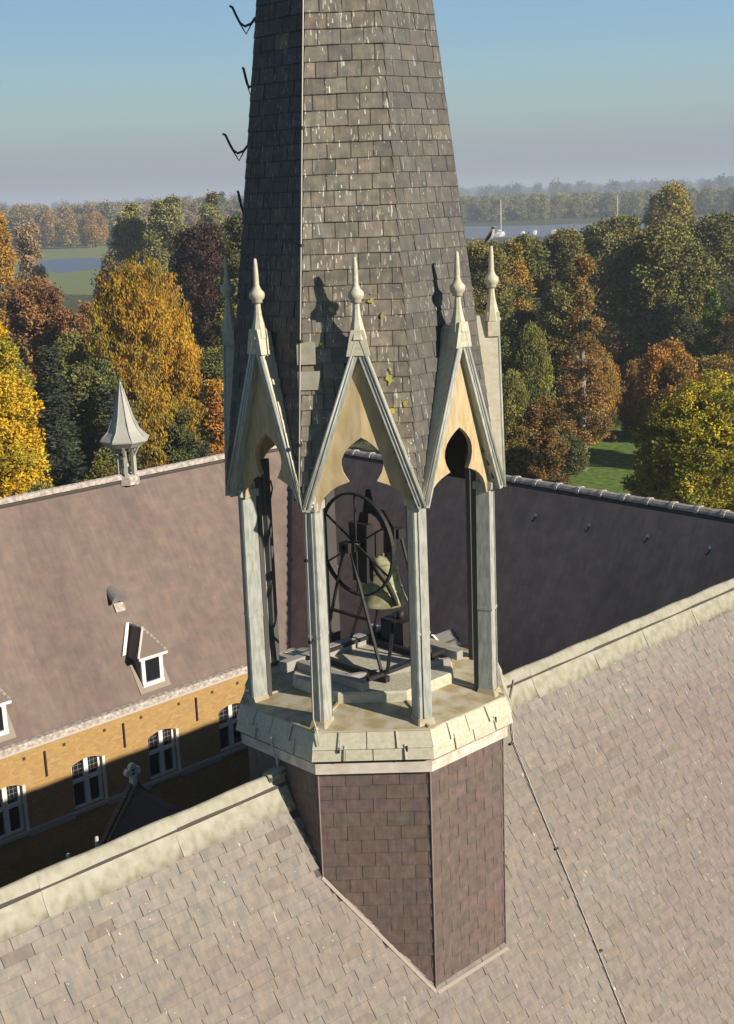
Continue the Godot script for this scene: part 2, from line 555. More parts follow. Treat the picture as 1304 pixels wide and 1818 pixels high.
func build_near_wing() -> void:
	grime_shade = 0.84
	var b := thing("chapel_wing", "wing with sunlit beige slate roof in front, the belfry tower astride its ridge", "building", Vector3(0, GROUND, 0), "wings round the courtyard")
	var x0 := -26.0
	var n := Vector3(0, 1, SLOPE).normalized()
	var nb := Vector3(0, 1, -SLOPE).normalized()
	var down := Vector3(0, -SLOPE, 1).normalized()
	var st := begin()
	roof_slab(st, [Vector3(x0, RIDGE, 0), Vector3(XR, RIDGE, 0), Vector3(XR + 3.4, RIDGE - 3.4 * SLOPE, 3.4), Vector3(x0, RIDGE - 3.4 * SLOPE, 3.4)], n)
	roof_slab(st, [Vector3(x0, RIDGE, 0), Vector3(x0, EAVE, -HALF), Vector3(XR - HALF, EAVE, -HALF), Vector3(XR, RIDGE, 0)], nb)
	var roof := obj("roof", st, mats.under_roof, b)
	st = begin()
	box(st, Vector3(x0, GROUND, HALF - 0.55), Vector3(XR + HALF - 0.3, EAVE - 0.1, HALF - 0.25))
	obj("wall", st, mats.ochre_brick, b)
	st = begin()
	box(st, Vector3(x0, GROUND, -HALF + 0.25), Vector3(XR - HALF, EAVE - 0.1, -HALF + 0.55))
	obj("wall", st, mats.ochre_brick, b)
	st = begin()
	plate(st, PackedVector2Array([Vector2(-HALF + 0.25, GROUND), Vector2(HALF - 0.25, GROUND), Vector2(HALF - 0.25, EAVE), Vector2(0, RIDGE - 0.3), Vector2(-HALF + 0.25, EAVE)]), Vector3(x0 + 0.2, 0, 0), Vector3(0, 0, 1), Vector3.UP, Vector3(1, 0, 0), 0.3)
	obj("wall", st, mats.ochre_brick, b)
	# slates of the sunny slope: the 300 that show largest singly, the rest together
	var top := Vector3(0, RIDGE, 0) + n * 0.004
	var eye := Vector3(-10.5571, 5.8919, 11.0922)
	var keep := func(p: Vector3, xa: float, xb: float, d: float) -> bool:
		if xb > XR + d * 0.511 - 0.1:
			return false
		# inside the tower drum
		var c := 1.50
		return not (absf(p.x) < c and p.z < c and (absf(p.x) + p.z) / sqrt(2.0) < c)
	var list := courses(top, Vector3.RIGHT, down, n, -12.0, 16.0, 0.30, 6.6, 0.33, 0.121, keep)
	var scored := []
	for s in list:
		var p: Vector3 = s[3]
		var q := p - eye
		var dist := q.length()
		# the part of the roof that lies in the photograph
		var yaw := 0.8106
		var fw := q.dot(Vector3(cos(yaw), 0, -sin(yaw)))
		var rt := q.dot(Vector3(sin(yaw), 0, cos(yaw)))
		var inside := absf(rt) < fw * 0.31 and p.y > -5.2
		if q.dot(n) > 0:
			inside = false
		# hidden behind the drum
		if p.x > 0.4 and p.x < 1.5 and p.z < 1.6:
			inside = false
		scored.append([dist + (0.0 if inside else 1000.0), s])
	scored.sort_custom(func(a, c): return a[0] < c[0])
	var rest := begin()
	var nz := FastNoiseLite.new()
	nz.seed = 8
	nz.frequency = 0.35
	var i := 0
	for e in scored:
		var s: Array = e[1]
		var p: Vector3 = s[3]
		var k := nz.get_noise_2d(p.x, p.z * 1.9)
		# older, paler slates to the left and in the lee of the tower, pinker ones to the right
		var pink := smoothstep(2.5, 6.5, p.x + 1.5 * nz.get_noise_2d(p.x * 2.0 + 40, p.z * 2.0))
		var base := Color(0.325, 0.280, 0.222).lerp(Color(0.320, 0.258, 0.222), pink)
		base = base.lerp(Color(0.36, 0.34, 0.27), clampf(k * 1.2, 0, 0.6))
		var tint := tone(base, 0.09, 0.03)
		base = base.lerp(Color(0.40, 0.38, 0.305), smoothstep(1.5, 0.35, s[1] + 0.5 * k) * 0.6)
		tint = tone(base, 0.06, 0.03)
		if rng.randf() < 0.03:
			tint = tone(Color(0.29, 0.245, 0.185), 0.06)
		var one := begin() if i < 300 else rest
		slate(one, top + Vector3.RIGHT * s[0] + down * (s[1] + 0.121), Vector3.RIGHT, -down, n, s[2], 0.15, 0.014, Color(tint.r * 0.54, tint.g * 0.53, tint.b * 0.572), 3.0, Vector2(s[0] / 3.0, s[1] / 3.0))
		if i < 300:
			obj("slate", one, mats.roof_slate, roof)
		i += 1
	obj("slates_beyond", rest, mats.roof_slate, roof).set_meta("kind", "stuff")
	# the shaded slope to the courtyard
	rest = begin()
	var downb := Vector3(0, -SLOPE, -1).normalized()
	for s in courses(Vector3(0, RIDGE, 0), Vector3.LEFT, downb, nb, -10.0, 12.0, 0.3, 5.4, 0.36, 0.16, func(p: Vector3, _a: float, _b: float, d: float) -> bool: return p.x < XR - d * 0.511 and not (absf(p.x) < 1.5 and p.z > -1.5 and (absf(p.x) - p.z) / sqrt(2.0) < 1.5)):
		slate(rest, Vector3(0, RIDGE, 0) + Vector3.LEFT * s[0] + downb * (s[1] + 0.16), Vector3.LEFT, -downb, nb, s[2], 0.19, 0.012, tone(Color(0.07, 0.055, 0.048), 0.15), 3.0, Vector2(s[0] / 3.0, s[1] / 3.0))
	obj("slates_courtyard_side", rest, mats.roof_slate, roof).set_meta("kind", "stuff")
	# lead over the ridge, in sheets that lap
	var x := -1.56
	var k2 := 0
	while x > -14.0:
		var w := 1.62 + 0.1 * sin(k2 * 2.3)
		ridge_sheet(b, x - w, x, k2)
		x -= w - 0.03
		k2 += 1
	x = 1.5
	while x < XR - 0.2:
		var w := 1.42 + 0.12 * sin(k2 * 1.7)
		ridge_sheet(b, x, minf(x + w, XR), k2)
		x += w - 0.03
		k2 += 1
	# rolled end of the lead where the left ridge meets the drum
	st = begin()
	tube(st, PackedVector3Array([Vector3(-1.80, RIDGE + 0.05, 0.0), Vector3(-1.53, RIDGE + 0.085, 0.0)]), PackedFloat32Array([0.075, 0.085]), 10)
	obj("ridge_roll_end", st, mats.lead_ridge, b)
	# step flashing at the foot of the drum
	for seg in [[Vector2(-1.56, 0.64), Vector2(-0.645, 1.56)], [Vector2(-0.645, 1.56), Vector2(0.645, 1.56)]]:
		st = begin()
		var a := Vector3(seg[0].x, RIDGE - seg[0].y * SLOPE, seg[0].y)
		var c := Vector3(seg[1].x, RIDGE - seg[1].y * SLOPE, seg[1].y)
		var along := (c - a).normalized()
		var out := along.cross(n)
		if out.dot(down) < 0:
			out = -out
		cbox(st, a + n * 0.012, c - a, out * 0.045, n * 0.012)
		obj("flashing", st, mats.foot_lead if mats.has("foot_lead") else mat("foot_lead", L(0.27, 0.235, 0.20), 0.7), b)
	# lightning cable down the slope from the cornice
	st = begin()
	var pts := PackedVector3Array()
	for q in [[2.62, 0.02, 0.06], [2.40, 0.15, 0.05], [2.16, 0.41, 0.04], [2.13, 0.8, 0.035], [2.115, 1.18, 0.03], [2.09, 1.6, 0.035], [2.075, 1.91, 0.03], [2.03, 2.39, 0.035], [2.02, 2.8, 0.03]]:
		pts.append(Vector3(q[0], RIDGE - q[1] * SLOPE, q[1]) + n * q[2])
	tube(st, pts, PackedFloat32Array([0.009]), 6)
	var cab := obj("lightning_cable", st, mats.cable, b)
	for q in [1.18, 1.91, 0.41]:
		st = begin()
		var p := Vector3(2.11, RIDGE - q * SLOPE, q)
		cbox(st, p + Vector3(-0.03, 0, 0), Vector3(0.06, 0, 0), down * 0.03, n * 0.05)
		obj("clip", st, mats.iron, cab)
	# annex in the courtyard with a coped gable and a clover cross
	st = begin()
	var az := -11.0
	var ax := 3.3
	var ay := -6.12
	for s in [-1.0, 1.0]:
		var nn := Vector3(s * 1.3, 1, 0).normalized()
		roof_slab(st, [Vector3(ax, ay, -2.6), Vector3(ax, ay, az + 0.12), Vector3(ax + s * 1.7, ay - 2.2, az + 0.12), Vector3(ax + s * 1.7, ay - 2.2, -2.6)], nn)
	obj("annex_roof", st, mats.annex_slate if mats.has("annex_slate") else mat("annex_slate", L(0.05, 0.044, 0.042), 0.9), b)
	st = begin()
	plate(st, PackedVector2Array([Vector2(-1.75, GROUND), Vector2(1.75, GROUND), Vector2(1.75, ay - 2.2), Vector2(0, ay + 0.06), Vector2(-1.75, ay - 2.2)]), Vector3(ax, 0, az - 0.15), Vector3.RIGHT, Vector3.UP, Vector3.BACK, 0.25)
	var gw := obj("annex_gable", st, mats.ochre_brick, b)
	for s in [-1.0, 1.0]:
		st = begin()
		for q in 9:
			var p0 := Vector3(ax + s * (0.06 + q * 0.19), ay + 0.06 - q * 0.245, az)
			bar(st, p0, p0 + Vector3(s * 0.18, -0.233, 0), 0.05, 0.12, Vector3(0, 0, 1).cross(Vector3(s * 0.18, -0.233, 0)))
		obj("coping", st, mats.dark_stone if mats.has("dark_stone") else mat("dark_stone", L(0.085, 0.08, 0.08), 0.85), gw)
	st = begin()
	box(st, Vector3(ax - 0.05, ay, az - 0.07), Vector3(ax + 0.05, ay + 0.22, az + 0.07))
	for q in [[0.0, 0.36, 0.10], [-0.115, 0.26, 0.095], [0.115, 0.26, 0.095], [0.0, 0.17, 0.09], [0.0, 0.26, 0.085]]:
		var ring := PackedVector2Array()
		for t in 12:
			ring.append(Vector2(q[0] + cos(TAU * t / 12) * q[2] * 0.85, q[1] + 0.06 + sin(TAU * t / 12) * q[2] * 0.85))
		plate(st, ring, Vector3(ax, ay, az - 0.05 - absf(q[0]) * 0.03), Vector3.RIGHT, Vector3.UP, Vector3.BACK, 0.1)
	obj("clover_cross", st, mats.plaster, gw)
	for q in [[-4.22, -0.95], [-3.86, -0.85]]:
		st = begin()
		var p := Vector3(q[0], RIDGE + q[1] * 0.6, -0.42)
		tube(st, PackedVector3Array([p - Vector3(0, 0.5, 0), p + Vector3(0, 0.47, 0)]), PackedFloat32Array([0.022]), 8)
		obj("vent_pipe", st, mats.stone, b)

func ridge_sheet(b: Node3D, xa: float, xb: float, k: int) -> void:
	var n := Vector3(0, 1, SLOPE).normalized()
	var nb := Vector3(0, 1, -SLOPE).normalized()
	var down := Vector3(0, -SLOPE, 1).normalized()
	var downb := Vector3(0, -SLOPE, -1).normalized()
	var st := begin()
	var up := 0.022 + 0.006 * (k % 2)
	var wid := 0.40 + 0.03 * sin(k * 3.1)
	var nseg := 6
	st.set_smooth_group(0)
	for i in nseg:
		var x0 := lerpf(xa, xb, float(i) / nseg)
		var x1 := lerpf(xa, xb, float(i + 1) / nseg)
		var w0 := wid + 0.012 * sin(x0 * 7.0)
		var w1 := wid + 0.012 * sin(x1 * 7.0)
		var r0 := RIDGE + 0.008 * sin(x0 * 5.0)
		var r1 := RIDGE + 0.008 * sin(x1 * 5.0)
		var prof := func(x: float, ry: float, w: float) -> Array:
			var o := Vector3(x, ry, 0)
			return [o + down * w + n * 0.014, o + down * w + n * (up + 0.002), o + down * 0.22 + n * (up + 0.006), o + down * 0.10 + n * (up + 0.016), o + Vector3(0, 0.075, 0.028), o + Vector3(0, 0.092, 0), o + Vector3(0, 0.075, -0.028), o + downb * 0.10 + nb * (up + 0.016), o + downb * w + nb * up]
		var a: Array = prof.call(x0, r0, w0)
		var c: Array = prof.call(x1, r1, w1)
		for j in a.size() - 1:
			quad(st, a[j], c[j], c[j + 1], a[j + 1])
	# standing lap at the joint
	st.set_smooth_group(-1)
	var o := Vector3(xb - 0.035, RIDGE, 0)
	cbox(st, o + down * 0.10 + n * (up + 0.002), down * (wid - 0.11), Vector3(0.03, 0, 0), n * 0.012)
	obj("ridge_lead", st, mats.lead_ridge, b)

func stuff_slates(parent: Node3D, o: Vector3, ex: Vector3, down: Vector3, n: Vector3, x0: float, x1: float, w: float, h: float, base: Color, keep: Callable, sd: int) -> void:
	var st := begin()
	tex_gain = 2.1
	var nz := FastNoiseLite.new()
	nz.seed = sd
	nz.frequency = 0.16
	for s in courses(o, ex, down, n, x0, x1, 0.12, 5.42, w, h, keep):
		var k := nz.get_noise_2d(s[0] * 2.6, s[1] * 0.9)
		var k3 := nz.get_noise_2d(s[0] * 7.0 + 90, s[1] * 1.6)
		var c := Color(base.r * (1 + 0.26 * k + 0.08 * k3), base.g * (1 + 0.28 * k + 0.09 * k3), base.b * (1 + 0.25 * k + 0.08 * k3))
		slate(st, o + ex * s[0] + down * (s[1] + h), ex, -down, n, s[2], h * 1.2, 0.003, tone(c, 0.035, 0.02), 9.0, Vector2(s[0] / 9.0, s[1] / 9.0))
	obj("slates", st, mats.far_slate, parent).set_meta("kind", "stuff")
	tex_gain = 4.3

func build_far_wing() -> void:
	var b := thing("far_wing", "ochre brick wing across the courtyard with arched windows and a brown slate roof", "building", Vector3(-4, GROUND, ZF), "wings round the courtyard")
	var x0 := -26.0
	var n := Vector3(0, 1, SLOPE).normalized()
	var nb := Vector3(0, 1, -SLOPE).normalized()
	var down := Vector3(0, -SLOPE, 1).normalized()
	var st := begin()
	roof_slab(st, [Vector3(x0, RIDGE, ZF), Vector3(XR, RIDGE, ZF), Vector3(XR - HALF, EAVE, ZF + HALF), Vector3(x0, EAVE, ZF + HALF)], n)
	roof_slab(st, [Vector3(x0, RIDGE, ZF), Vector3(x0, EAVE, ZF - HALF), Vector3(XR + HALF, EAVE, ZF - HALF), Vector3(XR, RIDGE, ZF)], nb)
	var roof := obj("roof", st, mats.under_roof, b)
	stuff_slates(roof, Vector3(0, RIDGE, ZF) + n * 0.004, Vector3.RIGHT, down, n, -8.0, 13.0, 0.30, 0.13, Color(0.148, 0.108, 0.092), func(p: Vector3, _xa: float, xb: float, d: float) -> bool: return xb < XR - d * 0.511 + 0.2, 61)
	# ridge tiles: pale half rounds
	var x := -8.0
	while x < XR - 0.1:
		st = begin()
		ridge_tile(st, Vector3(x, RIDGE, ZF), Vector3(0.595, 0, 0), 0.125, 0.0)
		obj("ridge_tile", st, mats.ridge_tile, roof)
		x += 0.6
	# gutter, soffit, facade
	st = begin()
	box(st, Vector3(x0, -5.44, ZF + 2.9), Vector3(9.9, -5.30, ZF + 3.06))
	obj("gutter", st, mats.ridge_tile, b)
	st = begin()
	box(st, Vector3(x0, -5.56, ZF + 2.6), Vector3(9.9, -5.443, ZF + 2.9))
	obj("cornice_board", st, mats.stone, b)
	var zf := ZF + 2.8
	var wins := [-4.6, -2.56, -0.52, 1.52, 3.56, 5.63, 7.73, 9.2]
	var hw := 0.40
	var ytop := -6.37
	var ybot := -7.44
	var edge := x0
	st = begin()
	var arch := func(cx: float, s: float) -> PackedVector2Array:   # half of the wall round one window, from the crown outwards
		var a := PackedVector2Array()
		for i in 6:
			var t := i / 5.0
			a.append(Vector2(cx + s * hw * t, ytop + 0.10 * (1.0 - t * t)))
		return a
	for i in wins.size():
		var cx: float = wins[i]
		var right: float = (cx + wins[i + 1]) / 2 if i + 1 < wins.size() else 9.9
		for s in [-1.0, 1.0]:
			var lim: float = edge if s < 0 else right
			var o := PackedVector2Array([Vector2(cx, ybot), Vector2(cx, GROUND), Vector2(lim, GROUND), Vector2(lim, -5.5), Vector2(cx, -5.5)])
			for p in arch.call(cx, s):
				o.append(p)
			o.append(Vector2(cx + s * hw, ybot))
			plate(st, o, Vector3(0, 0, zf - 0.3), Vector3.RIGHT, Vector3.UP, Vector3.BACK, 0.3)
		edge = right
	var wall := obj("wall", st, mats.ochre_brick, b)
	st = begin()
	box(st, Vector3(x0, GROUND, ZF - 2.55), Vector3(12, EAVE - 0.1, ZF - 2.3))
	obj("wall", st, mats.ochre_brick, b)
	st = begin()
	plate(st, PackedVector2Array([Vector2(-2.5, GROUND), Vector2(2.75, GROUND), Vector2(2.75, EAVE), Vector2(0, RIDGE - 0.3), Vector2(-2.5, EAVE)]), Vector3(x0 + 0.2, 0, ZF), Vector3(0, 0, 1), Vector3.UP, Vector3(1, 0, 0), 0.3)
	obj("wall", st, mats.ochre_brick, b)
	for cx in wins:
		window(b, cx, hw, ytop, ybot, zf)
	# ledges between the windows, wall anchors and weep holes
	for i in wins.size() - 1:
		st = begin()
		box(st, Vector3(wins[i] + hw + 0.05, -7.52, zf), Vector3(wins[i + 1] - hw - 0.02, -7.44, zf + 0.07))
		box(st, Vector3(wins[i] + hw + 0.05, -7.60, zf), Vector3(wins[i + 1] - hw - 0.02, -7.523, zf + 0.04))
		obj("ledge", st, mats.stone, wall)
		var mx: float = (wins[i] + wins[i + 1]) / 2
		st = begin()
		box(st, Vector3(mx - 0.02, -6.36, zf + 0.002), Vector3(mx + 0.02, -5.76, zf + 0.035))
		obj("wall_anchor", st, mats.iron, wall)
		for q in [mx - 0.5, mx + 0.5]:
			st = begin()
			box(st, Vector3(q - 0.035, -5.81, zf + 0.002), Vector3(q + 0.035, -5.74, zf + 0.008))
			obj("weep_hole", st, mats.dark_timber, wall)
	st = begin()
	bar(st, Vector3(XR, RIDGE + 0.01, ZF), Vector3(XR - HALF, EAVE + 0.01, ZF + HALF), 0.30, 0.05, Vector3(1, 0, 1))
	obj("valley_gutter", st, mats.grey_roof, roof)
	# dormers
	for dx in [0.0, -4.1]:
		dormer(b, 5.64 + dx)
	# lead cowl on the slope
	st = begin()
	var q := Vector3(5.5, -3.28, ZF + 2.53 / SLOPE)
	var prev := PackedVector3Array()
	for i in 9:
		var a := PI * i / 8.0
		var ring := PackedVector3Array([q + Vector3(-cos(a) * 0.21, sin(a) * 0.2 - 0.02, 0.17), q + Vector3(-cos(a) * 0.16, sin(a) * 0.13 + 0.22, -0.20)])
		if prev.size():
			quad(st, prev[0], ring[0], ring[1], prev[1])
			tri(st, q + Vector3(0, 0, 0.10), prev[0], ring[0])
		prev = ring
	obj("roof_cowl", st, mats.grey_roof, roof)
	st = begin()
	cbox(st, q + Vector3(-0.12, -0.05, 0.06) + n * 0.012, Vector3(0.26, 0, 0), down * 0.22, n * 0.01)
	obj("flashing", st, mats.ridge_tile, roof)

func ridge_tile(st: SurfaceTool, o: Vector3, along: Vector3, r: float, flange: float) -> void:
	var side := along.normalized().cross(Vector3.UP)
	var prev := PackedVector3Array()
	for i in 7:
		var a := -PI * 0.12 + (PI * 1.24) * i / 6.0
		var p := o + side * cos(a) * r + Vector3(0, sin(a) * r * 0.75 + 0.03, 0)
		var ring := PackedVector3Array([p, p + along])
		if prev.size():
			quad(st, prev[0], prev[1], ring[1], ring[0])
		prev = ring
	if flange > 0:
		prev = PackedVector3Array()
		for i in 7:
			var a := -PI * 0.12 + (PI * 1.24) * i / 6.0
			var d := side * cos(a) + Vector3(0, sin(a) * 0.75, 0)
			var p := o + d * (r + flange) + Vector3(0, 0.03, 0)
			var e := along.normalized() * 0.09
			var ring := PackedVector3Array([p - d * flange, p, p + e, p + e - d * flange])
			if prev.size():
				for k in 3:
					quad(st, prev[k], prev[k + 1], ring[k + 1], ring[k])
			prev = ring

func window(b: Node3D, cx: float, hw: float, ytop: float, ybot: float, zf: float) -> void:
	var z := zf - 0.14
	var st := begin()
	# white frame round the opening
	box(st, Vector3(cx - hw, ybot, z), Vector3(cx - hw + 0.05, ytop, z + 0.07))
	box(st, Vector3(cx + hw - 0.07, ybot, z), Vector3(cx + hw, ytop, z + 0.07))
	box(st, Vector3(cx - hw + 0.05, ybot, z), Vector3(cx + hw - 0.07, ybot + 0.05, z + 0.07))
	var w := obj("window", st, mats.white_paint, b)
	st = begin()
	box(st, Vector3(cx - 0.055, ybot + 0.05, z + 0.002), Vector3(cx + 0.055, ytop + 0.09, z + 0.10))
	obj("mullion", st, mats.white_paint, w)
	st = begin()
	box(st, Vector3(cx - hw, -6.82, z + 0.003), Vector3(cx - 0.057, -6.74, z + 0.095))
	box(st, Vector3(cx + 0.057, -6.82, z + 0.003), Vector3(cx + hw, -6.74, z + 0.095))
	obj("transom", st, mats.white_paint, w)
	st = begin()
	box(st, Vector3(cx - hw - 0.06, ybot - 0.07, zf - 0.12), Vector3(cx + hw + 0.06, ybot - 0.002, zf + 0.09))
	obj("sill", st, mats.stone, w)
	st = begin()
	box(st, Vector3(cx + hw + 0.002, ybot, zf + 0.001), Vector3(cx + hw + 0.07, ytop, zf + 0.025))
	obj("reveal_board", st, mats.white_paint, w)
	for s in [-1.0, 1.0]:
		for up in [0, 1]:
			st = begin()
			var xa: float = cx + (0.055 if s > 0 else -hw)
			var xb: float = cx + (hw - 0.06 if s > 0 else -0.055)
			var ya := -6.74 if up else ybot + 0.05
			var yb := ytop + 0.06 if up else -6.82
			box(st, Vector3(xa, ya, z + 0.01), Vector3(xb, yb, z + 0.018))
			obj("pane", st, mats.pane, w)
			if up:
				st = begin()
				for k in [1, 2]:
					var x := lerpf(xa, xb, k / 3.0)
					box(st, Vector3(x - 0.006, ya, z + 0.02), Vector3(x + 0.006, yb, z + 0.03))
				for k in [1, 2, 3]:
					var y := lerpf(ya, yb, k / 4.0)
					box(st, Vector3(xa, y - 0.005, z + 0.031), Vector3(xb, y + 0.005, z + 0.038))
				obj("glazing_bar", st, mats.grey_roof, w)

func dormer(b: Node3D, cx: float) -> void:
	var zf := ZF + 2.58
	var hw := 0.30
	var yr := -3.84
	var ye := -4.42
	var back := func(y: float) -> float: return ZF + (RIDGE - y) / SLOPE
	var st := begin()
	# cheeks and front
	for s in [-1.0, 1.0]:
		var x: float = cx + s * hw
		var d := Vector3(-s * 0.05, 0, 0)
		var a := [Vector3(x, ye, zf), Vector3(x, -5.12, zf), Vector3(x, -5.12, back.call(-5.12) - 0.05), Vector3(x, ye, back.call(ye) - 0.05)]
		loft(st, PackedVector3Array(a), PackedVector3Array([a[0] + d, a[1] + d, a[2] + d, a[3] + d]))
	var dm := obj("dormer", st, mats.grey_roof, b)
	st = begin()
	box(st, Vector3(cx - hw, ye - 0.09, zf), Vector3(cx + hw, ye, zf + 0.05))
	box(st, Vector3(cx - hw, -5.16, zf), Vector3(cx + hw, -5.06, zf + 0.07))
	box(st, Vector3(cx - hw, -5.06, zf), Vector3(cx - hw + 0.10, ye - 0.09, zf + 0.05))
	box(st, Vector3(cx + hw - 0.10, -5.06, zf), Vector3(cx + hw, ye - 0.09, zf + 0.05))
	obj("window_frame", st, mats.white_paint, dm)
	st = begin()
	box(st, Vector3(cx - hw + 0.10, -5.06, zf + 0.005), Vector3(cx + hw - 0.10, ye - 0.09, zf + 0.02))
	obj("pane", st, mats.pane, dm)
	# hipped roof
	var ov := 0.10
	var apex := Vector3(cx, yr, zf - 0.24)
	var fl := Vector3(cx - hw - ov, ye, zf + 0.10)
	var fr := Vector3(cx + hw + ov, ye, zf + 0.10)
	var rb := Vector3(cx, yr, back.call(yr) - 0.05)
	var bl := Vector3(cx - hw - ov, ye, back.call(ye) - 0.05)
	var br := Vector3(cx + hw + ov, ye, back.call(ye) - 0.05)
	st = begin()
	for a in [[apex, fl, fr], [apex, rb, bl, fl], [apex, fr, br, rb]]:
		var lo := PackedVector3Array()
		for p in a:
			lo.append(p - Vector3(0, 0.05, 0))
		st.set_color(Color(0.31, 0.225, 0.185))
		loft(st, lo, PackedVector3Array(a))
	obj("dormer_roof", st, mats.far_slate, dm)
	st = begin()
	bar(st, apex + Vector3(0, 0.02, 0), fl + Vector3(0, 0.02, 0), 0.045, 0.035)
	obj("hip_trim", st, mats.white_paint, dm)
	st = begin()
	for k in 7:
		var p := apex.lerp(fr, k / 7.0) + Vector3(0, 0.025, 0)
		bar(st, p, p + (fr - apex) / 9.0, 0.05, 0.04)
	obj("hip_trim", st, mats.ridge_tile, dm)
	st = begin()
	bar(st, apex + Vector3(0, 0.025, 0), rb + Vector3(0, 0.025, 0), 0.05, 0.07)
	obj("ridge_trim", st, mats.ridge_tile, dm)
	st = begin()
	box(st, Vector3(fl.x, ye - 0.045, zf + 0.105), Vector3(fr.x, ye + 0.015, zf + 0.135))
	obj("fascia", st, mats.white_paint, dm)
	st = begin()
	var n := Vector3(0, 1, SLOPE).normalized()
	var vt := rb + Vector3(-0.03, 0.04, 0.0)
	var vb := bl + Vector3(-0.05, 0.0, 0.05)
	cbox(st, vt + n * 0.03, vb - vt, Vector3(-0.09, 0, 0), n * 0.03)
	obj("valley_lead", st, mats.white_paint, dm)
	# paler lead apron round the foot
	st = begin()
	var down := Vector3(0, -SLOPE, 1).normalized()
	var o := Vector3(cx - hw - 0.13, -4.62, back.call(-4.62))
	cbox(st, o + n * 0.014, Vector3(0.12, 0, 0), down * 0.75, n * 0.008)
	o = Vector3(cx + hw + 0.01, -4.62, back.call(-4.62))
	cbox(st, o + n * 0.014, Vector3(0.12, 0, 0), down * 0.75, n * 0.008)
	o = Vector3(cx - hw - 0.13, -5.14, back.call(-5.14))
	cbox(st, o + n * 0.016, Vector3(2 * hw + 0.26, 0, 0), down * 0.16, n * 0.008)
	obj("apron", st, mats.lead_apron if mats.has("lead_apron") else mat("lead_apron", L(0.24, 0.20, 0.155), 0.7), dm)

func build_right_wing() -> void:
	var b := thing("right_wing", "wing behind the belfry with a shaded purple brown roof and pale ridge tiles", "building", Vector3(XR, GROUND, -8), "wings round the courtyard")
	var n := Vector3(-SLOPE, 1, 0).normalized()
	var nr := Vector3(SLOPE, 1, 0).normalized()
	var down := Vector3(-1, -SLOPE, 0).normalized()
	var st := begin()
	roof_slab(st, [Vector3(XR, RIDGE, 0), Vector3(XR, RIDGE, ZF), Vector3(XR - HALF, EAVE, ZF + HALF), Vector3(XR - HALF, EAVE, -HALF)], n)
	roof_slab(st, [Vector3(XR, RIDGE, 0), Vector3(XR + HALF, EAVE, HALF), Vector3(XR + HALF, EAVE, ZF - HALF), Vector3(XR, RIDGE, ZF)], nr)
	var roof := obj("roof", st, mats.under_roof, b)
	stuff_slates(roof, Vector3(XR, RIDGE, 0) + n * 0.004, Vector3(0, 0, 1), down, n, ZF, 0.0, 0.30, 0.13, Color(0.40, 0.25, 0.185), func(p: Vector3, xa: float, xb: float, d: float) -> bool: return xa > ZF + d * 0.511 - 0.2 and xb < -d * 0.511 + 0.2, 77)
	var z := -0.05
	while z > ZF + 0.2:
		st = begin()
		ridge_tile(st, Vector3(XR, RIDGE, z), Vector3(0, 0, -0.60), 0.115, 0.03)
		obj("ridge_tile", st, mats.ridge_tile, roof)
		z -= 0.61
	st = begin()
	box(st, Vector3(XR - HALF + 0.25, GROUND, ZF + HALF), Vector3(XR - HALF + 0.55, EAVE - 0.1, -HALF))
	obj("wall", st, mats.ochre_brick, b)
	st = begin()
	box(st, Vector3(XR + HALF - 0.55, GROUND, ZF - HALF + 0.3), Vector3(XR + HALF - 0.25, EAVE - 0.1, HALF - 0.3))
	obj("wall", st, mats.ochre_brick, b)
	st = begin()
	box(st, Vector3(XR - HALF - 0.2, -5.5, ZF + HALF), Vector3(XR - HALF - 0.02, -5.35, -HALF))
	obj("gutter", st, mats.stone, b)
	for zz in [-1.15, -2.63, -4.13, -5.65, -7.15]:
		roof_hook(roof, Vector3(XR - (RIDGE + 1.48) / -SLOPE * -1.0, -1.48, zz), n, down)
	# small white trimmed dormer low on the slope
	var q := Vector3(10.55, -4.02, -8.4)
	st = begin()
	box(st, Vector3(9.95, -4.75, q.z - 0.28), Vector3(10.7, -4.1, q.z + 0.28))
	var dm := obj("dormer", st, mats.under_roof, b)
	st = begin()
	for s in [-1.0, 1.0]:
		bar(st, Vector3(9.9, -3.95, q.z), Vector3(9.9, -4.25, q.z + s * 0.42), 0.06, 0.06, Vector3.RIGHT)
		bar(st, Vector3(9.9, -4.25, q.z + s * 0.42), Vector3(9.9, -4.75, q.z + s * 0.42), 0.05, 0.05, Vector3.RIGHT)
	obj("bargeboard", st, mats.white_paint, dm)
	st = begin()
	for s in [-1.0, 1.0]:
		quad(st, Vector3(9.88, -3.95, q.z), Vector3(9.88, -4.25, q.z + s * 0.46), Vector3(10.75, -4.25, q.z + s * 0.46), Vector3(10.75, -3.95, q.z))
	obj("dormer_roof", st, mats.grey_roof, dm)

func roof_hook(parent: Node3D, p: Vector3, n: Vector3, down: Vector3) -> void:
	p.x = XR + (p.y - RIDGE) / SLOPE
	var st := begin()
	tube(st, PackedVector3Array([p - down * 0.10 + n * 0.02, p + n * 0.05, p + down * 0.05 + n * 0.10, p + n * 0.15]), PackedFloat32Array([0.014]), 5)
	var o := obj("roof_hook", st, mats.iron, parent)
	st = begin()
	box(st, p - down * 0.14 + n * 0.012 - Vector3(0.03, 0.03, 0.03), p - down * 0.14 + n * 0.012 + Vector3(0.03, 0.03, 0.03))
	obj("lead_soaker", st, mats.white_paint, o)

# ------------------------------------------------------------------ the belfry tower
func fp(k: int, u: float, y: float, c: float) -> Vector3:       # point on side K of the octagon: along, height, distance from the axis
	var a := deg_to_rad(45.0 * k)
	return Vector3(sin(a) * c + cos(a) * u, y, cos(a) * c - sin(a) * u)

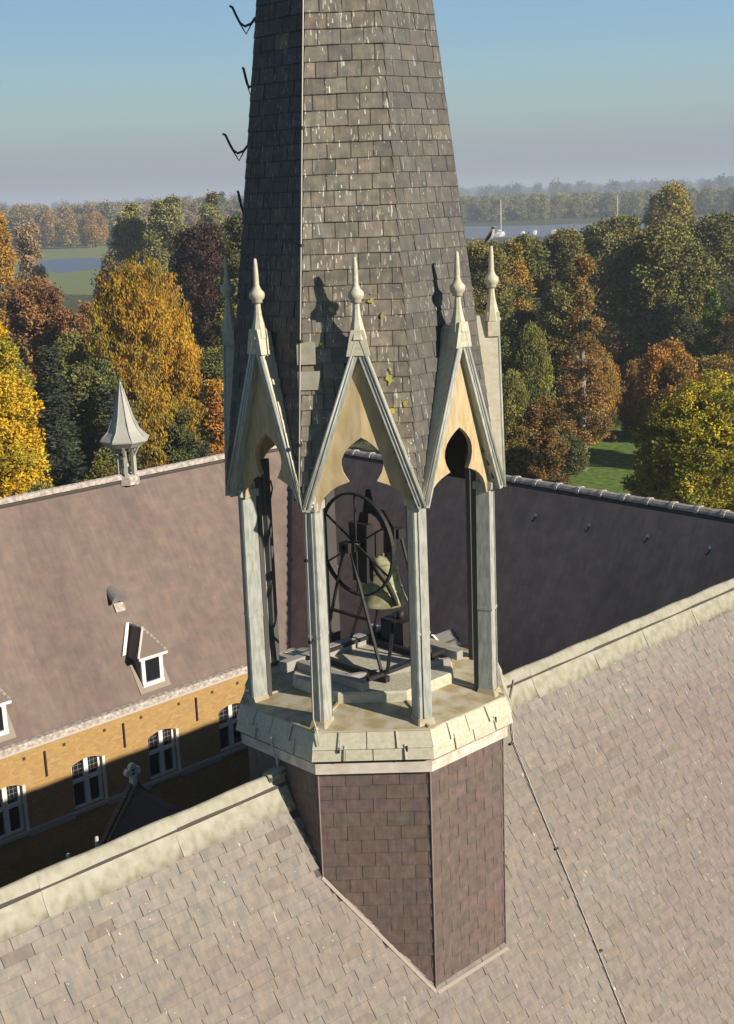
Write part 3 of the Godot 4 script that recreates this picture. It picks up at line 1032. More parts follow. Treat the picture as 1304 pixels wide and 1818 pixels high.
func vp(k: int, r: float, y: float) -> Vector3:                 # corner K, which lies left of side K
	var a := deg_to_rad(45.0 * k - 22.5)
	return Vector3(sin(a) * r, y, cos(a) * r)

func spire_r(y: float) -> float:
	return (1.31 + (5.78 - y) * 0.1286)

const C8 := 0.92388
const S8 := 0.41421

func build_turret() -> void:
	grime_shade = 0.90
	var t := thing("belfry_tower", "octagonal belfry with slate spire, eight pointed gables and lead clad posts", "bell tower", Vector3(0, -3.4, 0))
	var lean := Vector3(sin(0.8106), 0, cos(0.8106)) * -0.04
	# --- drum
	var st := begin()
	for k in 8:
		quad(st, vp(k, 1.655, -5.2), vp(k + 1, 1.655, -5.2), vp(k + 1, 1.655, -0.45), vp(k, 1.655, -0.45))
	var drum := obj("drum", st, mats.under_roof, t)
	for k in 8:
		var a := fp(k, 0, 0, 1)
		var tx := (fp(k, 1, 0, 0)).normalized()
		var half := 1.676 * 0.38268
		var seen := k in [6, 7, 0]
		var rest := begin()
		var any := false
		var y := -0.52
		var row := 0
		while y > -3.75:
			var x := -half
			var first := true
			while x < half - 0.02:
				var w := 0.31 if not (first and row % 2) else 0.155
				first = false
				w = minf(w, half - x)
				var p := fp(k, x + w / 2, y - 0.08, 1.545)
				var roof_y := RIDGE - absf(p.z) * SLOPE
				if y > roof_y - 0.42:
					var grey := rng.randf()
					var base := Color(0.300, 0.212, 0.190).lerp(Color(0.262, 0.205, 0.180), clampf(grey * 1.6 - 0.7, 0, 1))
					if grey > 0.96:
						base = Color(0.26, 0.21, 0.165)
					var tint := tone(base, 0.06, 0.03)
					var one := begin() if seen else rest
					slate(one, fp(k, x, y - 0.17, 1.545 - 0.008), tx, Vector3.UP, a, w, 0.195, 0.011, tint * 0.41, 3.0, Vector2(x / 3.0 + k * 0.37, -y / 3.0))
					if seen:
						obj("drum_slate", one, mats.drum_slate, drum)
					else:
						any = true
				x += w
			y -= 0.17
			row += 1
		if any:
			obj("hidden_slates", rest, mats.drum_slate, drum).set_meta("kind", "stuff")
	for k in [7, 0, 1]:
		st = begin()
		var n := fp(k, 0, 0, 1)
		var e := vp(k, 1.681, 0)
		tube(st, PackedVector3Array([e + Vector3(0, -3.9, 0), e + Vector3(0, -0.5, 0)]), PackedFloat32Array([0.009]), 8)
		obj("corner_strip", st, mats.drum_trim if mats.has("drum_trim") else mat("drum_trim", L(0.215, 0.165, 0.145), 0.8), drum)
	# --- cornice: white fascia, two tiers of lead, floor sheets
	for k in 8:
		st = begin()
		loft(st, PackedVector3Array([vp(k, 1.735, -0.516), vp(k + 1, 1.735, -0.516), vp(k + 1, 1.64, -0.516), vp(k, 1.64, -0.516)]), PackedVector3Array([vp(k, 1.742, -0.385), vp(k + 1, 1.742, -0.385), vp(k + 1, 1.64, -0.385), vp(k, 1.64, -0.385)]))
		obj("fascia_board", st, mats.white_board, t)
		for tier in 2:
			var ra := 1.812 if tier == 0 else 1.792
			var rb := 1.765 if tier == 0 else 1.705
			var ya := -0.30 if tier == 0 else -0.165
			var yb := -0.15 if tier == 0 else -0.01
			var cuts := [0.0, 0.27, 0.5, 0.77, 1.0] if tier == 0 else [0.0, 0.22, 0.45, 0.71, 1.0]
			for i in cuts.size() - 1:
				st = begin()
				var g: float = 0.004
				var j := rng.randf_range(-0.006, 0.006)
				var p := func(r: float, y: float, q: float) -> Vector3: return vp(k, r, y).lerp(vp(k + 1, r, y), q)
				var q0: float = cuts[i] + (g if i > 0 else 0.0)
				var q1: float = cuts[i + 1] - (g if i + 2 < cuts.size() else 0.0)
				loft(st, PackedVector3Array([p.call(ra - 0.03, ya - 0.035, q0), p.call(ra - 0.03, ya - 0.035, q1), p.call(ra + j, ya - 0.028, q1), p.call(ra + j, ya - 0.028, q0)]), PackedVector3Array([p.call(rb - 0.06, yb - 0.01, q0), p.call(rb - 0.06, yb - 0.01, q1), p.call(rb + j * 0.6, yb + 0.006, q1), p.call(rb + j * 0.6, yb + 0.006, q0)]))
				var pn := obj("lead_panel", st, mats.lead, t)
				if i % 2 == 0 and i + 2 < cuts.size():
					st = begin()
					var c0: Vector3 = p.call(ra + 0.012, ya - 0.02, q1)
					var c1: Vector3 = p.call(rb + 0.012, yb + 0.0, q1)
					bar(st, c0, c1, 0.018, 0.014)
					obj("lead_roll", st, mats.lead, pn)
		# nosing over the skirt and the dark core beneath it
		st = begin()
		loft(st, PackedVector3Array([vp(k, 1.72, -0.012), vp(k + 1, 1.72, -0.012), vp(k + 1, 1.0, -0.03), vp(k, 1.0, -0.03)]), PackedVector3Array([vp(k, 1.715, 0.008), vp(k + 1, 1.715, 0.008), vp(k + 1, 1.0, 0.10), vp(k, 1.0, 0.10)]))
		obj("floor_sheet", st, mats.lead_floor, t)
		st = begin()
		bar(st, vp(k, 1.70, 0.018), vp(k, 1.05, 0.105), 0.022, 0.03)
		obj("lead_roll", st, mats.lead_floor, t)
		# little iron pegs on the skirt
		for q in [0.22, 0.78]:
			if k in [7, 0] and not (k == 0 and q < 0.5):
				st = begin()
				var c := vp(k, 1.80, -0.20).lerp(vp(k + 1, 1.80, -0.20), q)
				tube(st, PackedVector3Array([c + Vector3(0, -0.03, 0), c + Vector3(0, 0.035, 0)]), PackedFloat32Array([0.011]), 6)
				obj("peg", st, mats.iron, t)
	st = begin()
	for k in 8:
		quad(st, vp(k, 1.70, -0.42), vp(k + 1, 1.70, -0.42), vp(k + 1, 1.66, -0.05), vp(k, 1.66, -0.05))
	obj("cornice_core", st, mats.dark_timber, t)
	# raised inner platform
	st = begin()
	var lo := PackedVector3Array()
	var hi := PackedVector3Array()
	var md := PackedVector3Array()
	for k in 8:
		lo.append(vp(k, 1.06, 0.02))
		hi.append(vp(k, 1.04, 0.225))
		md.append(vp(k, 1.06, 0.20))
	loft(st, lo, md, false)
	loft(st, md, hi)
	obj("inner_platform", st, mats.lead, t)
	# worn grey beams laid over the platform
	for q in [[Vector3(-0.95, 0.29, -0.62), Vector3(0.95, 0.29, -0.62), 0.13, 0.12], [Vector3(0.78, 0.285, -0.85), Vector3(0.78, 0.285, 0.75), 0.11, 0.11], [Vector3(-0.72, 0.28, -0.9), Vector3(-0.72, 0.28, 0.62), 0.10, 0.10], [Vector3(-0.64, 0.26, 0.2), Vector3(0.6, 0.26, 0.74), 0.08, 0.06]]:
		st = begin()
		bar(st, q[0], q[1], q[2], q[3])
		obj("deck_beam", st, mats.deck_grey if mats.has("deck_grey") else mat("deck_grey", L(0.30, 0.285, 0.26), 0.85), t)
	# --- posts
	for k in 8:
		var rd := vp(k, 1, 0)
		var tg := Vector3.UP.cross(rd)
		st = begin()
		var sect := func(y: float, r0: float, r1: float, w: float) -> PackedVector3Array:
			var b := 0.014
			return PackedVector3Array([rd * r0 - tg * w, rd * (r1 - b) - tg * w, rd * r1 - tg * (w - b), rd * r1 + tg * (w - b), rd * (r1 - b) + tg * w, rd * r0 + tg * w]).duplicate()
		var at := func(y: float, r0: float, r1: float, w: float) -> PackedVector3Array:
			var s: PackedVector3Array = sect.call(y, r0, r1, w)
			for i in s.size():
				s[i].y = y
			return s
		loft(st, at.call(0.02, 1.41, 1.60, 0.085), at.call(1.10, 1.412, 1.592, 0.082))
		var post := obj("post", st, mats.post_lead, t)
		st = begin()
		loft(st, at.call(1.085, 1.408, 1.604, 0.089), at.call(1.115, 1.408, 1.602, 0.089))
		obj("lead_seam", st, mats.post_lead, post)
		st = begin()
		loft(st, at.call(1.11, 1.41, 1.597, 0.085), at.call(2.72, 1.415, 1.585, 0.08))
		obj("upper_shaft", st, mats.post_lead, post)
		st = begin()
		loft(st, at.call(0.008, 1.39, 1.64, 0.11), at.call(0.085, 1.40, 1.612, 0.092))
		obj("lead_foot", st, mats.lead_floor, post)
		st = begin()
		loft(st, at.call(0.05, 1.345, 1.409, 0.062), at.call(2.75, 1.345, 1.412, 0.062))
		obj("timber_core", st, mats.old_timber if mats.has("old_timber") else mat("old_timber", L(0.075, 0.07, 0.066), 0.85), post)
		# raised welt on the outer face
		st = begin()
		bar(st, rd * 1.606 + tg * (0.028 if k % 2 else -0.02) + Vector3(0, 0.09, 0), rd * 1.59 + tg * (0.028 if k % 2 else -0.02) + Vector3(0, 2.66, 0), 0.012, 0.018, tg)
		obj("welt", st, mats.post_lead, post)
		# pad under the springing of the two gables
		st = begin()
		loft(st, at.call(2.55, 1.38, 1.615, 0.10), at.call(2.64, 1.38, 1.625, 0.10))
		obj("capital", st, mats.post_lead, post)
	# --- ceiling under the spire
	st = begin()
	lo = PackedVector3Array()
	hi = PackedVector3Array()
	for k in 8:
		lo.append(vp(k, 1.44, 3.52))
		hi.append(vp(k, 1.44, 3.56))
	loft(st, lo, hi)
	obj("ceiling", st, mats.dark_timber, t)
	# dark boarding behind the gable on the far right
	st = begin()
	plate(st, PackedVector2Array([Vector2(-0.56, 2.38), Vector2(0.56, 2.38), Vector2(0.56, 2.9), Vector2(0.25, 3.5), Vector2(-0.25, 3.5), Vector2(-0.56, 2.9)]), fp(2, 0, 0, 1.36), fp(2, 1, 0, 0), Vector3.UP, fp(2, 0, 0, 1), 0.03)
	obj("inner_board", st, mats.dark_timber, t)
	# --- gables
	for k in 8:
		gable(t, k)
	# --- spire
	grime_shade = 0.74
	var apex := 5.78 + 1.31 / 0.1286
	st = begin()
	for k in 8:
		var ap := func(y: float) -> float: return spire_r(y) * C8 - 0.03
		# a face: solid above the gable, two strips beside it below
		quad(st, fp(k, -ap.call(4.45) * S8, 4.45, ap.call(4.45)) + lean, fp(k, ap.call(4.45) * S8, 4.45, ap.call(4.45)) + lean, fp(k, 0.001, apex - 0.3, 0.002) + lean, fp(k, -0.001, apex - 0.3, 0.002) + lean)
		for s in [-1.0, 1.0]:
			tri(st, fp(k, s * ap.call(4.45) * S8, 4.45, ap.call(4.45)) + lean, fp(k, 0.0, 4.45, ap.call(4.45)) + lean, fp(k, s * ap.call(2.66) * S8, 2.66, ap.call(2.66)) + lean)
	var spire := obj("spire", st, mats.under_roof, t)
	var nface := 0
	var rest := begin()
	var rows := []
	for k in 8:
		var n := fp(k, 0, 0.1286 * C8, 1).normalized()
		var tx := fp(k, 1, 0, 0).normalized()
		var up := (fp(k, 0, 1, -0.1286 * C8)).normalized()
		var y := 2.68
		var row := 0
		while y < apex - 0.6:
			var apo := spire_r(y) * C8
			var half := apo * S8
			var x := -half
			var odd := rng.randf_range(0.3, 0.7)
			var first := true
			while x < half - 0.015:
				var w := 0.245 * rng.randf_range(0.93, 1.06)
				if first and row % 2:
					w *= odd
				first = false
				if half - x - w < 0.06:
					w = half - x
				var cx := x + w / 2
				var lim := maxf(0.0, 0.60 * (4.42 - y - 0.08) / 1.8 - 0.005)
				var xa := x
				var xb := x + w
				if y < 4.36:                       # cut to the rake of the gable
					if cx > 0:
						xa = maxf(xa, lim)
					else:
						xb = minf(xb, -lim)
				if xb - xa > 0.035:
					rows.append([k, xa, y, xb - xa, row])
				x += w
			y += 0.1635
			row += 1
	# those of the three faces in view, up to the top of the photograph, are single pieces
	var single := []
	var other := []
	for s in rows:
		if s[0] in [7, 0, 6] and s[2] < 8.0 and s[2] > 2.9:
			single.append(s)
		else:
			other.append(s)
	single.sort_custom(func(a, b2): return (a[2] + (0.0 if a[0] == 7 else 0.4 if a[0] == 6 else 0.8)) > (b2[2] + (0.0 if b2[0] == 7 else 0.4 if b2[0] == 6 else 0.8)))
	var lich := FastNoiseLite.new()
	lich.seed = 4
	lich.frequency = 0.55
	var count := 0
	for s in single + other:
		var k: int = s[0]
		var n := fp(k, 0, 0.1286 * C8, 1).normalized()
		var tx := fp(k, 1, 0, 0).normalized()
		var up := (fp(k, 0, 1, -0.1286 * C8)).normalized()
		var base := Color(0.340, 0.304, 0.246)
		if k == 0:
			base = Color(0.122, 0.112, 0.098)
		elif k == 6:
			base = Color(0.118, 0.104, 0.094)  # left face: slate colour lowered to deepen its shade
		if s[2] < 5.0 and k == 7:
			base = base.lerp(Color(0.27, 0.235, 0.185), 0.55)
		if lich.get_noise_2d(s[1] * 3.0 + k * 9, s[2]) > 0.45:
			base = base.lerp(Color(0.36, 0.325, 0.19), 0.35)
		var tint := tone(base, 0.19, 0.04)
		if rng.randf() < 0.05:
			tint = tone(Color(base.r * 0.72, base.g * 0.74, base.b * 0.78), 0.06)
		var alone: bool = count < 300 and count < single.size()
		var one := begin() if alone else rest
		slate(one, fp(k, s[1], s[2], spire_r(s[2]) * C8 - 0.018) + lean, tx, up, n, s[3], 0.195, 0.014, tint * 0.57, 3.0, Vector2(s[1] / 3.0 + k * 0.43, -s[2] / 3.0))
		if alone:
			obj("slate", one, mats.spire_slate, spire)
		count += 1
	obj("slates_above", rest, mats.spire_slate, spire).set_meta("kind", "stuff")
	# yellow lichen rosettes on the front face
	for q in [[0.36, 3.98, 0.075], [0.37, 3.63, 0.07], [0.20, 4.80, 0.045], [-0.24, 4.72, 0.045], [0.30, 4.63, 0.035], [-0.35, 4.36, 0.04], [0.22, 3.72, 0.04], [0.52, 3.70, 0.04]]:
		st = begin()
		var o: Vector3 = fp(7, q[0], q[1], spire_r(q[1]) * C8 + 0.002) + lean
		var n := fp(7, 0, 0.1286 * C8, 1).normalized()
		var tx := fp(7, 1, 0, 0).normalized()
		var up := n.cross(tx).normalized()
		for j in 7:
			var ring := PackedVector2Array()
			var off: Vector2 = Vector2(rng.randfn(0, 0.38), rng.randfn(0, 0.5)) * q[2] if j else Vector2.ZERO
			var rr: float = q[2] * (0.62 if j == 0 else rng.randf_range(0.12, 0.4))
			for i in 11:
				var r2: float = rr * rng.randf_range(0.55, 1.15)
				ring.append(off + Vector2(cos(TAU * i / 11) * r2 * 0.9, sin(TAU * i / 11) * r2 * 1.1))
			plate(st, ring, o + n * 0.0006 * j, tx, up, n, 0.003)
		obj("lichen", st, mats.lichen if mats.has("lichen") else mat("lichen", L(0.36, 0.33, 0.07), 0.95), spire)
	# lead patches and the lightning conductor down the near left arris
	for q in [[-0.50, 3.98, 0.24, 0.20], [-0.52, 4.27, 0.20, 0.24]]:
		st = begin()
		var o: Vector3 = fp(7, q[0], q[1] - q[3] / 2, spire_r(q[1] - q[3] / 2) * C8 + 0.004) + lean
		var n := fp(7, 0, 0.1286 * C8, 1).normalized()
		cbox(st, o - fp(7, 1, 0, 0) * q[2] / 2, fp(7, 1, 0, 0) * q[2], n.cross(fp(7, 1, 0, 0)).normalized() * q[3], n * 0.012)
		obj("lead_patch", st, mats.lead_ridge, spire)
	st = begin()
	var cr := PackedVector3Array()
	for y in [15.0, 12.0, 9.0, 7.0, 6.7, 5.0, 4.2, 3.4, 2.75]:
		cr.append(vp(7, spire_r(y) + 0.022, y) + lean)
	cr.append(vp(7, 1.665, 2.58))
	cr.append(vp(7, 1.635, 2.4) + fp(7, -0.02, 0, 0))
	cr.append(vp(7, 1.63, 1.1) + fp(7, -0.03, 0, 0))
	cr.append(vp(7, 1.66, 0.14) + fp(7, -0.03, 0, 0))
	cr.append(vp(7, 1.75, -0.0) + fp(7, 0.05, 0, 0))
	cr.append(vp(7, 1.80, -0.14) + fp(7, 0.08, 0, 0))
	tube(st, cr, PackedFloat32Array([0.0075]), 6)
	var cond := obj("lightning_conductor", st, mats.conductor if mats.has("conductor") else mat("conductor", L(0.42, 0.39, 0.33), 0.45, 0.2), t)
	for y in [1.05, 2.0, 3.3, 4.4, 5.4, 6.6]:
		st = begin()
		var c := vp(7, (1.63 if y < 2.5 else spire_r(y) + 0.02), y) + (lean if y > 2.5 else fp(7, -0.03, 0, 0))
		box(st, c - Vector3(0.022, 0.016, 0.022), c + Vector3(0.022, 0.016, 0.022))
		obj("clip", st, mats.iron, cond)
	# rain pipe beside the left face of the drum
	st = begin()
	tube(st, PackedVector3Array([fp(6, 0.02, -0.20, 1.705), fp(6, 0.02, -0.34, 1.70), fp(6, 0.02, -0.50, 1.64), fp(6, 0.02, -1.0, 1.60)]), PackedFloat32Array([0.014]), 7)
	obj("rain_pipe", st, mats.stone, t)
	# ladder hooks on the far left faces
	for q in [[7.78, 0.25, 0.0], [7.16, 0.11, 0.5], [6.45, 0.25, 0.0], [5.83, 0.09, 0.5], [8.4, 0.11, 0.5]]:
		ladder_hook(t, q[0], q[1], lean)

func ladder_hook(t: Node3D, y: float, reach: float, lean: Vector3) -> void:
	var k := 5
	var o := fp(k, 0.30 if reach > 0.2 else 0.1, y, spire_r(y) * C8) + lean
	var n := fp(k, 0, 0, 1)
	var st := begin()
	var r := 0.015
	var q := reach / 0.25
	tube(st, PackedVector3Array([o + Vector3(0, 0.03, 0), o + n * 0.05 * q + Vector3(0, -0.03, 0), o + n * 0.12 * q + Vector3(0, -0.055, 0), o + n * 0.17 * q + Vector3(0, -0.02, 0), o + n * 0.205 * q + Vector3(0, 0.05, 0), o + n * 0.245 * q + Vector3(0, 0.145, 0), o + n * 0.275 * q + Vector3(0, 0.16, 0)]), PackedFloat32Array([r]), 6)
	var h := obj("ladder_hook", st, mats.iron, t)
	st = begin()
	tube(st, PackedVector3Array([o + n * 0.05 * q + Vector3(0, -0.035, 0), o + n * 0.11 * q + Vector3(0, -0.135, 0), o + n * 0.175 * q + Vector3(0, -0.02, 0)]), PackedFloat32Array([r * 0.6]), 5)
	obj("hook_stay", st, mats.iron, h)

func gable(t: Node3D, k: int) -> void:
	var half := PackedVector2Array([Vector2(0.0, 3.36), Vector2(0.055, 3.325), Vector2(0.13, 3.265), Vector2(0.19, 3.195), Vector2(0.222, 3.12), Vector2(0.228, 3.05), Vector2(0.21, 2.975), Vector2(0.178, 2.915), Vector2(0.150, 2.872), Vector2(0.205, 2.852), Vector2(0.28, 2.822), Vector2(0.355, 2.775), Vector2(0.42, 2.71), Vector2(0.462, 2.635), Vector2(0.485, 2.53), Vector2(0.56, 2.52), Vector2(0.60, 2.60), Vector2(0.0, 4.30)])
	var st := begin()
	var fold := 0.055
	var tr := Geometry2D.triangulate_polygon(half)
	var surf := func(p: Vector2, s: float, back: float) -> Vector3: return fp(k, p.x * s, p.y, 1.47 + fold * (1.0 - p.x / 0.6) - back)
	for s in [-1.0, 1.0]:
		for i in range(0, tr.size(), 3):
			tri(st, surf.call(half[tr[i]], s, 0.0), surf.call(half[tr[i + 1]], s, 0.0), surf.call(half[tr[i + 2]], s, 0.0))
			tri(st, surf.call(half[tr[i]], s, 0.06), surf.call(half[tr[i + 2]], s, 0.06), surf.call(half[tr[i + 1]], s, 0.06))
		for i in half.size() - 1:
			quad(st, surf.call(half[i], s, 0.0), surf.call(half[i + 1], s, 0.0), surf.call(half[i + 1], s, 0.06), surf.call(half[i], s, 0.06))
	var g := obj("gable", st, mats.gable_paint, t)
	for s in [-1.0, 1.0]:
		# raking board, with a rolled outer edge, and the lead slope behind it
		st = begin()
		var o := PackedVector2Array([Vector2(0, 4.46), Vector2(s * 0.665, 2.58), Vector2(s * 0.590, 2.56), Vector2(0, 4.25)])
		plate(st, o, fp(k, 0, 0, 1.47), fp(k, 1, 0, 0), Vector3.UP, fp(k, 0, 0, 1), 0.13)
		obj("raking_board", st, mats.post_lead, g)
		st = begin()
		tube(st, PackedVector3Array([fp(k, 0, 4.47, 1.604), fp(k, s * 0.672, 2.575, 1.604)]), PackedFloat32Array([0.018]), 6)
		tube(st, PackedVector3Array([fp(k, s * 0.03, 4.30, 1.602), fp(k, s * 0.615, 2.60, 1.602)]), PackedFloat32Array([0.010]), 6)
		obj("rake_moulding", st, mats.post_lead, g)
		st = begin()
		var a := [fp(k, 0, 4.475, 1.59), fp(k, s * 0.672, 2.60, 1.59), fp(k, s * 0.672, 2.60, 1.36), fp(k, 0, 4.475, 1.15)]
		var up := Vector3(0, 0.0, 0) + fp(k, s * 0.94, 0.337, 0) * 0.014
		loft(st, PackedVector3Array(a), PackedVector3Array([a[0] + up, a[1] + up, a[2] + up, a[3] + up]))
		obj("lead_slope", st, mats.lead, g)
	# lead saddle over the apex
	st = begin()
	var sd := PackedVector2Array([Vector2(-0.126, 4.245), Vector2(-0.05, 4.25), Vector2(0.05, 4.25), Vector2(0.126, 4.245), Vector2(0.088, 4.43), Vector2(0.066, 4.52), Vector2(-0.066, 4.52), Vector2(-0.088, 4.43)])
	plate(st, sd, fp(k, 0, 0, 1.48), fp(k, 1, 0, 0), Vector3.UP, fp(k, 0, 0, 1), 0.138)
	obj("lead_saddle", st, mats.lead, g)
	# finial: flared foot, ball and spike
	st = begin()
	var f := fp(k, 0.0, 0, 1.535)
	var sq := [[0.108, 4.42], [0.088, 4.50], [0.066, 4.58], [0.047, 4.66], [0.037, 4.74], [0.034, 4.80]]
	lathe(st, f, sq, 8, false, deg_to_rad(45.0 * k + 22.5))
	var fin := obj("finial", st, mats.lead, g)
	st = begin()
	lathe(st, f, [[0.040, 4.795], [0.058, 4.80], [0.056, 4.825], [0.078, 4.845], [0.087, 4.88], [0.080, 4.912], [0.054, 4.938], [0.040, 4.965], [0.036, 4.985]], 14)
	obj("finial_ball", st, mats.lead, fin)
	st = begin()
	lathe(st, f, [[0.033, 4.95], [0.031, 5.08], [0.025, 5.20], [0.017, 5.265], [0.001, 5.275]], 10)
	obj("finial_spike", st, mats.lead, fin)

# ------------------------------------------------------------------ bell and frame
func build_bell() -> void:
	var fr := thing("iron_trestle", "black iron trestle frame standing on the belfry floor round the bell", "bell frame", Vector3(0, 0.225, 0))
	var y0 := 0.225
	var hub := 1.80
	for x in [-0.36, 0.50]:
		var st := begin()
		for s in [-1.0, 1.0]:
			bar(st, Vector3(x, hub + 0.05, s * 0.03), Vector3(x, y0 + 0.10, s * 0.52), 0.034, 0.026, Vector3.RIGHT)
		bar(st, Vector3(x, 0.95, -0.33), Vector3(x, 0.95, 0.33), 0.04, 0.03, Vector3.RIGHT)
		var tr := obj("trestle", st, mats.iron, fr)
		st = begin()
		box(st, Vector3(x - 0.06, hub - 0.06, -0.08), Vector3(x + 0.06, hub + 0.06, 0.08))
		obj("bearing", st, mats.iron, tr)
		st = begin()
		bar(st, Vector3(x, y0 + 0.04, -0.62), Vector3(x, y0 + 0.04, 0.62), 0.07, 0.07, Vector3.RIGHT)
		obj("base_beam", st, mats.iron, fr)
	for z in [-0.55, 0.55]:
		var st := begin()
		bar(st, Vector3(-0.62, y0 + 0.10, z), Vector3(0.72, y0 + 0.10, z), 0.045, 0.05)
		obj("cross_beam", st, mats.iron, fr)
	var st2 := begin()
	bar(st2, Vector3(-0.36, y0 + 0.14, 0.62), Vector3(0.5, y0 + 0.5, -0.1), 0.05, 0.04)
	bar(st2, Vector3(-0.36, 1.2, 0.25), Vector3(0.1, y0 + 0.2, -0.5), 0.035, 0.03)
	obj("brace", st2, mats.iron, fr)
	st2 = begin()
	box(st2, Vector3(0.56, y0 + 0.01, -0.42), Vector3(0.86, y0 + 0.36, -0.02))
	var mo := obj("motor_box", st2, mats.iron, fr)
	st2 = begin()
	tube(st2, PackedVector3Array([Vector3(0.70, y0 + 0.36, -0.2), Vector3(0.70, y0 + 0.46, -0.2)]), PackedFloat32Array([0.06, 0.05]), 8)
	obj("motor_cap", st2, mats.iron, mo)
	# bell with its yoke
	var be := thing("church_bell", "yellow green bronze bell hanging from a dark wooden yoke", "bell", Vector3(0.19, 0.97, 0))
	var st := begin()
	var bx := Vector3(0.19, 0.97, 0)
	lathe(st, bx, [[0.291, 0.022], [0.318, 0.000], [0.323, 0.022], [0.289, 0.099], [0.253, 0.198], [0.224, 0.330], [0.203, 0.462], [0.185, 0.550], [0.143, 0.611], [0.067, 0.632], [0.000, 0.638]], 28)
	lathe(st, bx, [[0.267, 0.022], [0.235, 0.099], [0.202, 0.220], [0.168, 0.462], [0.112, 0.583], [0.000, 0.600]], 28)
	var body := obj("bell_body", st, mats.bell_bronze, be)
	for q in [[0.256, 0.18], [0.209, 0.41], [0.192, 0.515]]:
		st = begin()
		lathe(st, bx, [[q[0], q[1]], [q[0] + 0.010, q[1] + 0.008], [q[0] + 0.008, q[1] + 0.02], [q[0] - 0.004, q[1] + 0.028]], 28)
		obj("bell_moulding", st, mats.bell_bronze, body)
	st = begin()
	for i in 4:
		var a := TAU * i / 4 + 0.4
		tube(st, PackedVector3Array([bx + Vector3(cos(a) * 0.09, 0.55, sin(a) * 0.09), bx + Vector3(cos(a) * 0.10, 0.65, sin(a) * 0.10), bx + Vector3(cos(a) * 0.03, 0.74, sin(a) * 0.03)]), PackedFloat32Array([0.02]), 6)
	obj("crown_loop", st, mats.bell_bronze, body)
	st = begin()
	tube(st, PackedVector3Array([bx + Vector3(0, 0.5, 0), bx + Vector3(0.01, 0.03, 0.0)]), PackedFloat32Array([0.014, 0.018]), 8)
	lathe(st, bx + Vector3(0.012, 0, 0), [[0.0, -0.13], [0.02, -0.125], [0.022, -0.07], [0.034, -0.05], [0.042, -0.01], [0.03, 0.03], [0.0, 0.05]], 10)
	obj("clapper", st, mats.cable, be)
	st = begin()
	loft(st, PackedVector3Array([Vector3(-0.13, 1.62, -0.10), Vector3(0.36, 1.62, -0.10), Vector3(0.36, 1.62, 0.10), Vector3(-0.13, 1.62, 0.10)]), PackedVector3Array([Vector3(-0.13, 1.90, -0.11), Vector3(0.36, 1.90, -0.11), Vector3(0.36, 1.90, 0.11), Vector3(-0.13, 1.90, 0.11)]))
	loft(st, PackedVector3Array([Vector3(-0.12, 1.90, -0.11), Vector3(0.34, 1.90, -0.11), Vector3(0.34, 1.90, 0.11), Vector3(-0.12, 1.90, 0.11)]), PackedVector3Array([Vector3(-0.06, 2.16, -0.075), Vector3(0.2, 2.16, -0.075), Vector3(0.2, 2.16, 0.075), Vector3(-0.06, 2.16, 0.075)]))
	loft(st, PackedVector3Array([Vector3(-0.04, 2.16, -0.05), Vector3(0.08, 2.16, -0.05), Vector3(0.08, 2.16, 0.05), Vector3(-0.04, 2.16, 0.05)]), PackedVector3Array([Vector3(0.0, 2.44, -0.02), Vector3(0.04, 2.44, -0.02), Vector3(0.04, 2.44, 0.02), Vector3(0.0, 2.44, 0.02)]))
	var yk := obj("yoke", st, mats.wood_yoke, be)
	st = begin()
	tube(st, PackedVector3Array([Vector3(-0.42, hub, 0), Vector3(0.56, hub, 0)]), PackedFloat32Array([0.035]), 10)
	obj("axle", st, mats.iron, yk)
	st = begin()
	loft(st, PackedVector3Array([Vector3(-0.17, 1.32, -0.12), Vector3(-0.06, 1.32, -0.12), Vector3(-0.06, 1.32, 0.12), Vector3(-0.17, 1.32, 0.12)]), PackedVector3Array([Vector3(-0.17, 2.05, -0.17), Vector3(-0.06, 2.05, -0.17), Vector3(-0.06, 2.05, 0.15), Vector3(-0.17, 2.05, 0.15)]))
	obj("counterweight", st, mats.iron, yk)
	for x in [0.02, 0.26]:
		st = begin()
		bar(st, Vector3(x, 1.60, 0.115), Vector3(x, 1.94, 0.122), 0.04, 0.014, Vector3.RIGHT)
		bar(st, Vector3(x, 1.60, -0.115), Vector3(x, 1.94, -0.122), 0.04, 0.014, Vector3.RIGHT)
		obj("strap", st, mats.iron, yk)
	st = begin()
	tube(st, PackedVector3Array([Vector3(-0.09, 1.62, 0.12), Vector3(-0.06, 1.45, 0.22), Vector3(0.02, 1.28, 0.30), Vector3(0.09, 1.10, 0.33), Vector3(0.10, 1.02, 0.34)]), PackedFloat32Array([0.04, 0.04, 0.036, 0.034, 0.03]), 8)
	obj("hammer_arm", st, mats.iron, be)
	# wheel
	st = begin()
	var n := 40
	var R := 0.64
	for i in n:
		var a := TAU * i / n
		var b := TAU * (i + 1) / n
		var p := func(q: float, r: float, x: float) -> Vector3: return Vector3(x, hub + sin(q) * r, cos(q) * r)
		loft(st, PackedVector3Array([p.call(a, R - 0.024, -0.235), p.call(a, R, -0.235), p.call(a, R, -0.185), p.call(a, R - 0.024, -0.185)]), PackedVector3Array([p.call(b, R - 0.024, -0.235), p.call(b, R, -0.235), p.call(b, R, -0.185), p.call(b, R - 0.024, -0.185)]), false)
	var wh := obj("ringing_wheel", st, mats.iron, be)
	for i in 6:
		st = begin()
		var a := TAU * i / 6.0 + PI / 2
		bar(st, Vector3(-0.21, hub + sin(a) * 0.05, cos(a) * 0.05), Vector3(-0.21, hub + sin(a) * (R - 0.03), cos(a) * (R - 0.03)), 0.02, 0.02, Vector3.RIGHT)
		obj("spoke", st, mats.iron, wh)
	st = begin()
